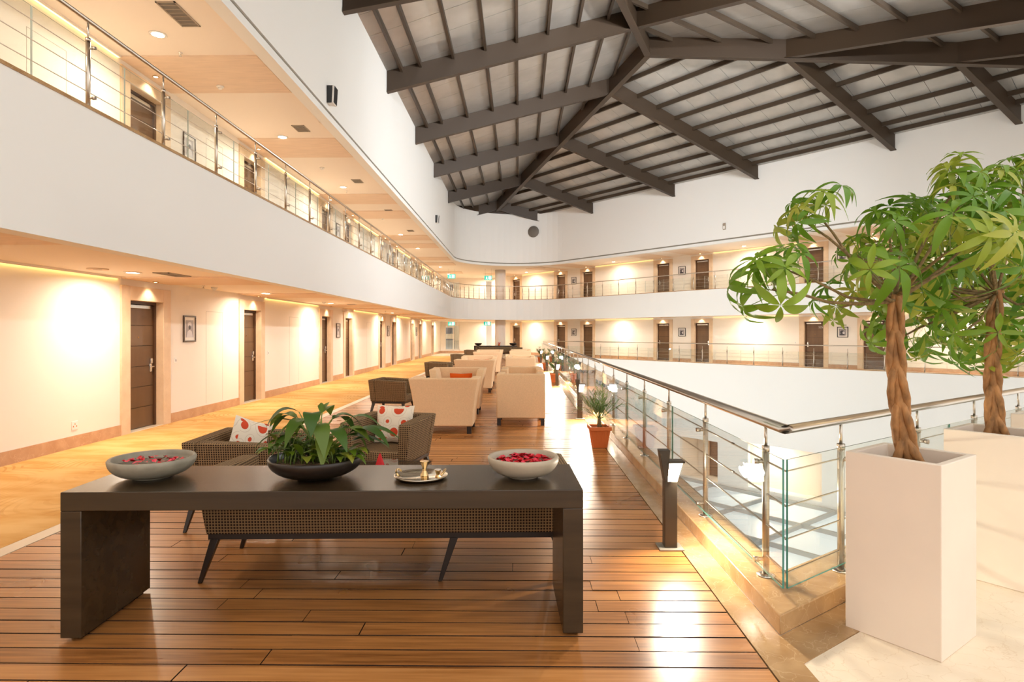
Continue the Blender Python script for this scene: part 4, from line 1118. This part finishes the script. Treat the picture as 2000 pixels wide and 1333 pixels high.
# glass coffee table with a red napkin
r = thing('coffee_table', 'low glass topped coffee table between the sofa and armchairs', 'table', (-1.25, 5.35, 0))
MB().box(-.45, -.30, .42, .45, .30, .435).build('glass_top', ['clear_glass'], r)
fr = MB()
for x in (-.42, .42):
    for y in (-.27, .27): fr.box(x - .02, y - .02, 0, x + .02, y + .02, .42)
fr.box(-.42, -.29, .385, .42, -.25, .42); fr.box(-.42, .25, .385, .42, .29, .42); fr.box(-.44, -.27, .385, -.40, .27, .42); fr.box(.40, -.27, .385, .44, .27, .42)
fr.build('table_frame', 'leg_wood', r)
o = MB().lathe([(0.0, 0.14), (0.012, 0.12), (0.035, 0.05), (0.05, 0.0), (0, 0)], 7, smooth=False).build('napkin', 'red_cloth', None, loc=(-1.19, 5.22, .435)); tag(o, 'red cloth napkin folded into a cone on the coffee table', 'napkin')

# ---------------------------------------------------------------- beige armchairs
def wing_chair():
    r = thing('beige_armchair', 'x', 'armchair')
    w0, w1, H, t, D = 0.46, 0.555, 0.88, 0.15, 0.85
    mb = MB(); n = 6
    # back: curved outward at the top like a wing
    vs = []; 
    for i in range(n + 1):
        q = i / n; w = w0 + (w1 - w0) * q ** 1.8; z = 0.115 + (H - 0.115) * q; y = -0.06 * q ** 2
        vs += [(-w, y, z), (w, y, z), (w, y + t, z), (-w, y + t, z)]
    fs = [(3, 2, 1, 0), (4 * n, 4 * n + 1, 4 * n + 2, 4 * n + 3)]
    for i in range(n):
        for j in range(4): fs.append((4 * i + j, 4 * i + (j + 1) % 4, 4 * i + 4 + (j + 1) % 4, 4 * i + 4 + j))
    mb._q(vs, fs); mb.build('back', 'beige_fabric', r, bevel=0.025, seg=3)
    for s in (-1, 1):
        vs = []
        for i in range(n + 1):
            q = i / n; w = w0 + (w1 - w0) * q ** 1.8; z = 0.115 + (H - 0.125) * q
            a, b = s * w, s * (w - 0.15)
            x0, x1 = min(a, b), max(a, b)
            y1 = D - 0.02 - (0.16 * max(0, q - .55) / .45)
            vs += [(x0, t - .03, z), (x1, t - .03, z), (x1, y1, z), (x0, y1, z)]
        MB()._q(vs, fs).build('arm', 'beige_fabric', r, bevel=0.025, seg=3)
    MB().box(-w0 + .12, t - .03, .13, w0 - .12, D - .03, .43).build('seat', 'beige_fabric', r, bevel=0.04, seg=3)
    for x, y in ((-.40, .05), (.40, .05), (-.40, D - .09), (.40, D - .09)): MB().box(x - .035, y - .035, 0, x + .035, y + .035, .12).build('foot', 'leg_wood', r)
    return r
def box_chair():
    r = thing('beige_armchair', 'x', 'armchair')
    w, H, t, D = 0.42, 0.89, 0.14, 0.84
    MB().box(-w, 0, .125, w, t, H).build('back', 'beige_fabric', r, bevel=0.025, seg=3)
    for s in (-1, 1):
        x0, x1 = (-w, -w + t) if s < 0 else (w - t, w)
        MB().box(x0, t - .02, .125, x1, D, H - .015).build('arm', 'beige_fabric', r, bevel=0.025, seg=3)
    MB().box(-w + t, t - .02, .13, w - t, D - .01, .44).build('seat', 'beige_fabric', r, bevel=0.04, seg=3)
    for x, y in ((-.375, .045), (.375, .045), (-.375, D - .06), (.375, D - .06)): MB().box(x - .032, y - .032, 0, x + .032, y + .032, .13).build('foot', 'leg_wood', r)
    return r
wc, bc = wing_chair(), box_chair()
TH = ['nearest', 'second', 'third']
for i, v in enumerate((9.68, 16.3, 23.0)):
    g = 'beige armchairs in facing pairs'
    l1 = 'flared beige armchair seen from behind, %s group from the console table' % ORD[i]
    l2 = 'flared beige armchair facing the console table, %s group along the deck' % ORD[i]
    l3 = 'boxy beige armchair seen from behind by the balustrade side, %s group' % ORD[i]
    l4 = 'boxy beige armchair facing the console by the balustrade side, %s group' % ORD[i]
    if i == 0:
        for o, loc, l in ((wc, (-1.20, v, 0), l1), (bc, (0.02, v + 0.86, 0), l3)): o.location = loc; o['label'] = l; o['group'] = g
    else:
        dup(wc, (-1.20, v, 0), 0, l1, g); dup(bc, (0.02, v + 1.0, 0), 0, l3, g)
    dup(wc, (-1.24, v + 3.1, 0), PI, l2, g); dup(bc, (0.05, v + 3.25, 0), PI, l4, g)
    cushion('cushion', 'plain orange cushion in the beige armchair, %s group along the deck' % ORD[i], (-1.20, v + 2.86, 0.60), 0.46, 0.34, 0.13, 'orange_fabric', (-0.2, 0, 0))

# ---------------------------------------------------------------- bollard lamps
def bollard():
    r = thing('bollard_lamp', 'x', 'lamp')
    MB().box(-.09, -.08, 0, .09, .08, .012).build('base_plate', 'strip_grey', r, bevel=.002, seg=1)
    MB().box(-.046, -.04, .012, .046, .04, .50).build('post', 'bollard', r, bevel=.004)
    h = MB()
    h.hexa([(-.046, -.04, .50), (-.022, -.04, .50), (-.022, .04, .50), (-.046, .04, .50)], [(-.085, -.04, .73), (-.005, -.04, .73), (-.005, .04, .73), (-.085, .04, .73)])
    hd = h.build('head', 'bollard', r, bevel=.003)
    MB().hexa([(-.02, -.05, .635), (.10, -.05, .638), (.10, .05, .638), (-.02, .05, .635)], [(-.015, -.05, .652), (.10, -.05, .652), (.10, .05, .652), (-.015, .05, .652)]).build('hood', 'bollard', hd)
    MB().hexa([(-.030, -.038, .505), (.046, -.038, .502), (.046, .038, .502), (-.030, .038, .505)], [(-.008, -.038, .634), (.085, -.038, .634), (.085, .038, .634), (-.008, .038, .634)]).build('lens', 'lamp_glow', r)
    return r
bl = bollard()
for i, v in enumerate((4.58, 11.4, 18.4, 25.3, 32.2)):
    l = 'dark bollard lamp with lit head, %s along the balustrade from the camera' % ORD[i]
    if i == 0: bl.location = (1.115, v, 0); bl['label'] = l; bl['group'] = 'bollard lamps along the balustrade'; b_ = bl
    else: b_ = dup(bl, (1.115, v, 0), 0, l, 'bollard lamps along the balustrade')
    for pos, d in (((.10, 0, .565), (1, -.1, -.45)), ((.03, -.052, .57), (.25, -1, -.35))):
        l = light('AREA', b_, pos, 12.0 if d[0] > .5 else 20.0, WARM, .09, math.radians(170)); l.rotation_euler = Vector(d).to_track_quat('-Z', 'Y').to_euler()

# ---------------------------------------------------------------- potted palms
def frond(L, arch, seed):
    rr = random.Random(seed); mb = MB(); n = 13; pts = []
    for i in range(n + 1):
        t = i / n; pts.append(Vector((L * (0.55 * t + 0.25 * t * t), 0, L * (0.95 * t - arch * t * t))))
    mb.tube(pts, [0.005 * (1 - .8 * i / n) for i in range(n + 1)], 4, 0)
    for i in range(3, n + 1):
        t = i / n
        for s in (-1, 1):
            l = L * 0.42 * (1.05 - 0.6 * abs(t - .45) * 1.4); d = (pts[i] - pts[i - 1]).normalized()
            tip = pts[i] + d * l * 0.72 + Vector((0, s * l * 0.55, rr.uniform(-.02, .05) * 2 - .02)); sd = Vector((0, s, 0)).cross(d).normalized() * 0
            w = Vector((0, 0, 1)).cross((tip - pts[i])).normalized() * 0.006
            mid = (pts[i] + tip) / 2 + Vector((0, 0, 0.008))
            mb._q([pts[i], mid - w, tip, mid + w], [(0, 1, 2, 3)], 0, True)
    return mb.mesh('frond', 'palm_leaf')
fr_m = [frond(0.42, 0.20, 1), frond(0.46, 0.42, 2), frond(0.38, 0.65, 3), frond(0.48, 0.05, 4)]
pot_body = MB().hexa([(-.095, -.095, 0), (.095, -.095, 0), (.095, .095, 0), (-.095, .095, 0)], [(-.135, -.135, .26), (.135, -.135, .26), (.135, .135, .26), (-.135, .135, .26)]).mesh('pot_body', 'terracotta', bevel=.006)
pr = MB()
for q in ((-.15, -.15, .15, -.122), (-.15, .122, .15, .15), (-.15, -.122, -.122, .122), (.122, -.122, .15, .122)): pr.box(q[0], q[1], .245, q[2], q[3], .295)
pot_rim = pr.mesh('pot_rim', 'terracotta', bevel=.004, seg=1)
rib_m = MB()
for i in range(9):
    x = -.08 + i * .02
    for sy in (-1, 1): rib_m.hexa([(x - .003, sy * .097 - .004, .02), (x + .003, sy * .097 - .004, .02), (x + .003, sy * .097 + .004, .02), (x - .003, sy * .097 + .004, .02)], [(x * 1.3 - .003, sy * .134 - .004, .24), (x * 1.3 + .003, sy * .134 - .004, .24), (x * 1.3 + .003, sy * .134 + .004, .24), (x * 1.3 - .003, sy * .134 + .004, .24)])
rib_m = rib_m.mesh('pot_ribs', 'terracotta')
pot_soil = MB().box(-.123, -.123, .23, .123, .123, .262).mesh('soil', 'soil')
palm_stem = MB().lathe([(.03, .26), (.034, .30), (.026, .36), (.02, .40), (0, .41)], 10).mesh('stem', 'branch_bark')
for i, v in enumerate((8.62, 19.7, 26.6, 33.4)):
    p = thing('terracotta_pot', 'square orange terracotta pot, %s along the balustrade from the camera' % ORD[i], 'pot', (1.115, v, 0), rnd.uniform(-.06, .06), 'terracotta pots')
    bd = link('pot_body', pot_body, p); link('pot_rim', pot_rim, p); link('pot_ribs', rib_m, p); link('soil', pot_soil, p)
    t = thing('potted_palm', 'small feathery palm in the %s terracotta pot from the camera' % ORD[i], 'palm', (1.115, v, 0), 0, 'potted palms')
    link('stem', palm_stem, t)
    for k in range(22):
        f = link('frond', fr_m[k % 4], t, (0, 0, .37)); f.rotation_euler = (0, rnd.uniform(-.45, .25), k * 2.4 + rnd.uniform(-.2, .2)); f.scale = [rnd.uniform(.72, .9)] * 3

# ---------------------------------------------------------------- planters and braided trees
def ring_box(mb, w, z0, z1, t):
    mb.box(-w, -w, z0, w, -w + t, z1); mb.box(-w, w - t, z0, w, w, z1); mb.box(-w, -w + t, z0, -w + t, w - t, z1); mb.box(w - t, -w + t, z0, w, w - t, z1)
def planter(loc, label):
    r = thing('planter', label, 'planter', loc, math.atan2(ND.y, ND.x), 'tall white planters')
    w, H, t = 0.228, 0.956, 0.036
    vs = []
    for ww, z in ((w, 0), (w, H), (w - t, H), (w - t, .5)):
        vs += [(-ww, -ww, z), (ww, -ww, z), (ww, ww, z), (-ww, ww, z)]
    fs = [(3, 2, 1, 0), (12, 13, 14, 15)]
    for k in range(3):
        for j in range(4): fs.append((4 * k + j, 4 * k + (j + 1) % 4, 4 * k + 4 + (j + 1) % 4, 4 * k + 4 + j))
    MB()._q(vs, fs).build('planter_body', 'planter_white', r, bevel=.005)
    mb = MB(); n = 14; g = []
    for i in range(n + 1):
        for j in range(n + 1): g.append(((i / n * 2 - 1) * (w - t), (j / n * 2 - 1) * (w - t), H - .075 + rnd.uniform(-.008, .008)))
    mb._q(g, [(i * (n + 1) + j, (i + 1) * (n + 1) + j, (i + 1) * (n + 1) + j + 1, i * (n + 1) + j + 1) for i in range(n) for j in range(n)], 0, True)
    mb.build('soil', 'soil', r)
P1 = Vector((2.09, 3.317))
PL = [P1 + ND * (1.33 * i) for i in range(3)]
for i, p in enumerate(PL): planter((p.x, p.y, 0), ['tall white square planter standing nearest the camera', 'tall white square planter half hidden behind the nearest one', 'tall white square planter, third in the row by the balustrade'][i])

def palmate(n, L, W, pet, droop, seed):
    rr = random.Random(seed); mb = MB()
    mb.tube([(0, 0, 0), (0.01, 0, pet * .5), (0, 0, pet)], [.0032, .0026, .0024], 5, 1)
    for i in range(n):
        a = -2.5 + 5.0 * i / (n - 1) + rr.uniform(-.12, .12)
        l = L * (1.0 - 0.30 * abs(i - (n - 1) / 2) / ((n - 1) / 2)) * rr.uniform(.88, 1.08)
        bl = blade(l, W * l / L * rr.uniform(.75, 1.0), rr.uniform(-.05, .30), droop * rr.uniform(.7, 1.3), 7, .22, .85, rr.uniform(0, .004))
        R = Matrix.Rotation(a, 3, 'Z')
        mb._q([R @ (Vector(v) + Vector((.006, 0, 0))) + Vector((0, 0, pet)) for v in bl.v], bl.f, 0, True)
    return mb.mesh('leaf', ['leaf', 'stalk'])
LV = [palmate(6, .22, .030, .22, .55, 1), palmate(7, .23, .032, .27, .8, 2), palmate(5, .20, .029, .19, .35, 3), palmate(6, .25, .037, .22, 1.0, 4), palmate(6, .19, .026, .25, .5, 5)]
def tree(label, base, top, tips, seed, leaves, scale=1.0, hand=()):
    rr = random.Random(seed)
    r = thing('braided_tree', label, 'tree', (base[0], base[1], base[2]), 0, 'braided trunk trees')
    B = Vector(base); T = Vector(top) - B
    N = 4
    for k in range(N):
        pts = []; rs = []
        for i in range(57):
            t = i / 56; a = 2 * PI * k / N + t * 7.6
            A = .040 - .014 * t + .026 * max(0, .16 - t) / .16; Bq = .019
            c = T * t + Vector((-.03 * math.sin(t * PI), 0, 0))
            pts.append(c + Vector((A * math.sin(a) * .85, -A * math.sin(a) * .5, 0)) + Vector((.5, .85, 0)) * (Bq * math.sin(2 * a + .4))); rs.append((.0225 - .006 * t) * (1 + .08 * math.sin(i * 1.3 + k)))
        MB().tube(pts, rs, 9).build('trunk_strand', 'bark', r)
    MB().tube([T * (i / 8) + Vector((-.03 * math.sin(i / 8 * PI), 0, 0)) for i in range(9)], [.032 - .012 * i / 8 for i in range(9)], 9).build('trunk_core', 'bark', r)
    for ti, tp in enumerate(tips):
        tx, ty, tz = tp[:3]; nl = tp[3] if len(tp) > 3 else leaves; sc = tp[4] if len(tp) > 4 else 1.0
        e = T + Vector((tx, ty, tz)); st = T * rr.uniform(.96, 1.0)
        mid = st + (e - st) * .5 + Vector((rr.uniform(-.04, .04), rr.uniform(-.04, .04), rr.uniform(-.08, .02)))
        q = [st, st + (mid - st) * .5 + Vector((0, 0, -.01)), mid, mid + (e - mid) * .55 + Vector((0, 0, .01)), e]
        MB().tube(q, [.011, .0095, .008, .007, .0055], 7).build('branch', 'branch_bark', r)
        d = (e - mid).normalized()
        for k in range(nl):
            az = 2 * PI * k / nl + rr.uniform(-.3, .3); el = rr.uniform(.35, 1.35)
            s1 = d.orthogonal().normalized(); s2 = d.cross(s1)
            dr = (d * math.cos(el) + (s1 * math.cos(az) + s2 * math.sin(az)) * math.sin(el) + Vector((0, 0, .25))).normalized()
            pos = e - d * rr.uniform(0, .10)
            o = link('leaf', LV[rr.randrange(len(LV))], r, pos)
            o.rotation_mode = 'QUATERNION'
            qd = Vector((0, 0, 1)).rotation_difference(dr)
            # leaflets should face up and hang: soften the tilt
            o.rotation_quaternion = qd @ Quaternion((0, 0, 1), rr.uniform(0, 2 * PI))
            s = rr.uniform(.72, 1.05) * scale * sc; o.scale = (s, s, s)
    return r
tree('braided trunk tree with drooping palmate leaves in the nearest planter', (P1.x, P1.y, 0.87), (P1.x - .075, P1.y, 1.80),
     [(-.42, .1, .40, 7, .8), (-.34, .15, .46, 4, .75), (-.72, -.15, .02, 7, .95), (-.56, .05, .14, 6, .8), (.10, -.35, .22, 6, 1.0), (-.17, -.15, .10, 6, .95), (.36, .05, .60, 6, .8), (.17, .2, .40, 7, .9), (.30, -.05, .46, 7, .95), (-.05, .3, .26, 5, .8),
      (.02, .1, .36, 5, .9), (.52, .1, .34, 7), (.30, .25, .10, 7), (-.10, .35, -.05, 5, .8), (.42, -.1, .22, 6)], 5, 7)
tree('braided trunk tree in the planter behind the nearest one', (PL[1].x, PL[1].y, 0.87), (PL[1].x - .0, PL[1].y, 1.88),
     [(-.30, .1, .45), (-.12, -.1, .58), (.18, 0, .68), (.08, .2, .28), (-.38, 0, .02), (-.16, .2, -.16), (.16, -.1, -.10), (-.55, .1, -.10, 6), (.4, .1, .2), (-.48, .2, .22), (-.2, -.2, .22), (-.5, .25, -.33, 5), (-.15, .15, .1), (.1, .1, .45), (-.3, -.1, -.3, 5), (-.62, .1, -.22, 6), (-.1, -.15, -.38, 5), (.12, .15, -.3, 6), (-.75, .2, .08, 6), (-.2, .3, .3)], 9, 8)
tree('braided trunk tree in the third planter of the row', (PL[2].x, PL[2].y, 0.87), (PL[2].x, PL[2].y, 1.85),
     [(-.2, 0, .1), (-.45, 0, -.2), (-.1, .1, .45), (.2, 0, .3), (-.5, .1, .15), (-.3, -.1, .5), (-.65, 0, -.05), (-.25, .2, -.35), (-.85, .1, -.3, 6), (-.5, .1, -.45, 6), (-.9, .1, .1, 6), (0, 0, -.3)], 13, 9)

# ---------------------------------------------------------------- added fill lamps, unseen under the near eave, for the white walls
def add_fill(loc, aim, label, spread, watt):
    r = thing('fill_lamp', label, 'fill_lamp', loc, 0, 'added fill lamps')
    d = (Vector(aim) - Vector(loc)).normalized(); s1 = d.cross(Vector((0, 0, 1))).normalized(); s2 = s1.cross(d)
    MB().rot_box((0, 0, 0), (.17, .05, .12), s1, d, s2).build('housing', 'dark_steel', r, bevel=.01)
    MB().rot_box(d * .052, (.15, .004, .10), s1, d, s2).build('lens', 'lens_glow', r)
    MB().tube([(0, 0, .1), (0, 0, .45)], .012, 8).build('bracket', 'dark_steel', r)
    l = light('AREA', r, d * .075, watt, (.96, .985, 1.0), .3, math.radians(spread)); l.rotation_euler = d.to_track_quat('-Z', 'Y').to_euler()
for loc, aim, l, sp, wt in (((2.6, 6.8, 8.2), (1.0, 42, 5.5), 'added fill lamp under the near eave on the corridor side', 75, FILL_W * .55), ((6.4, 10.6, 8.3), (7, 33, 5.5), 'added fill lamp under the middle of the near eave', 95, FILL_W * .42),
                        ((8.4, 11.2, 8.4), (-4, 34, 4.0), 'added fill lamp under the near eave left of the gallery end', 110, FILL_W * .9), ((14.0, 15.4, 8.3), (-4, 18, 2.5), 'added fill lamp under the near eave at the gallery end', 110, FILL_W)): add_fill(loc, aim, l, sp, wt)

q = SLAB_P + RD * 5.0 + RN * .9
r = thing('niche_fill', 'added fill lamp inside the openings below the opposite gallery', 'lamp', (q.x, q.y, -3.5))  # lamp added to brighten the dim recess behind the openings
MB().lathe([(0.0, -.03), (.14, -.03), (.16, 0), (0, 0)], 18).build('shade', 'lens_glow', r)
light('AREA', r, (0, 0, -.05), 60, WARM, .25, math.radians(175))
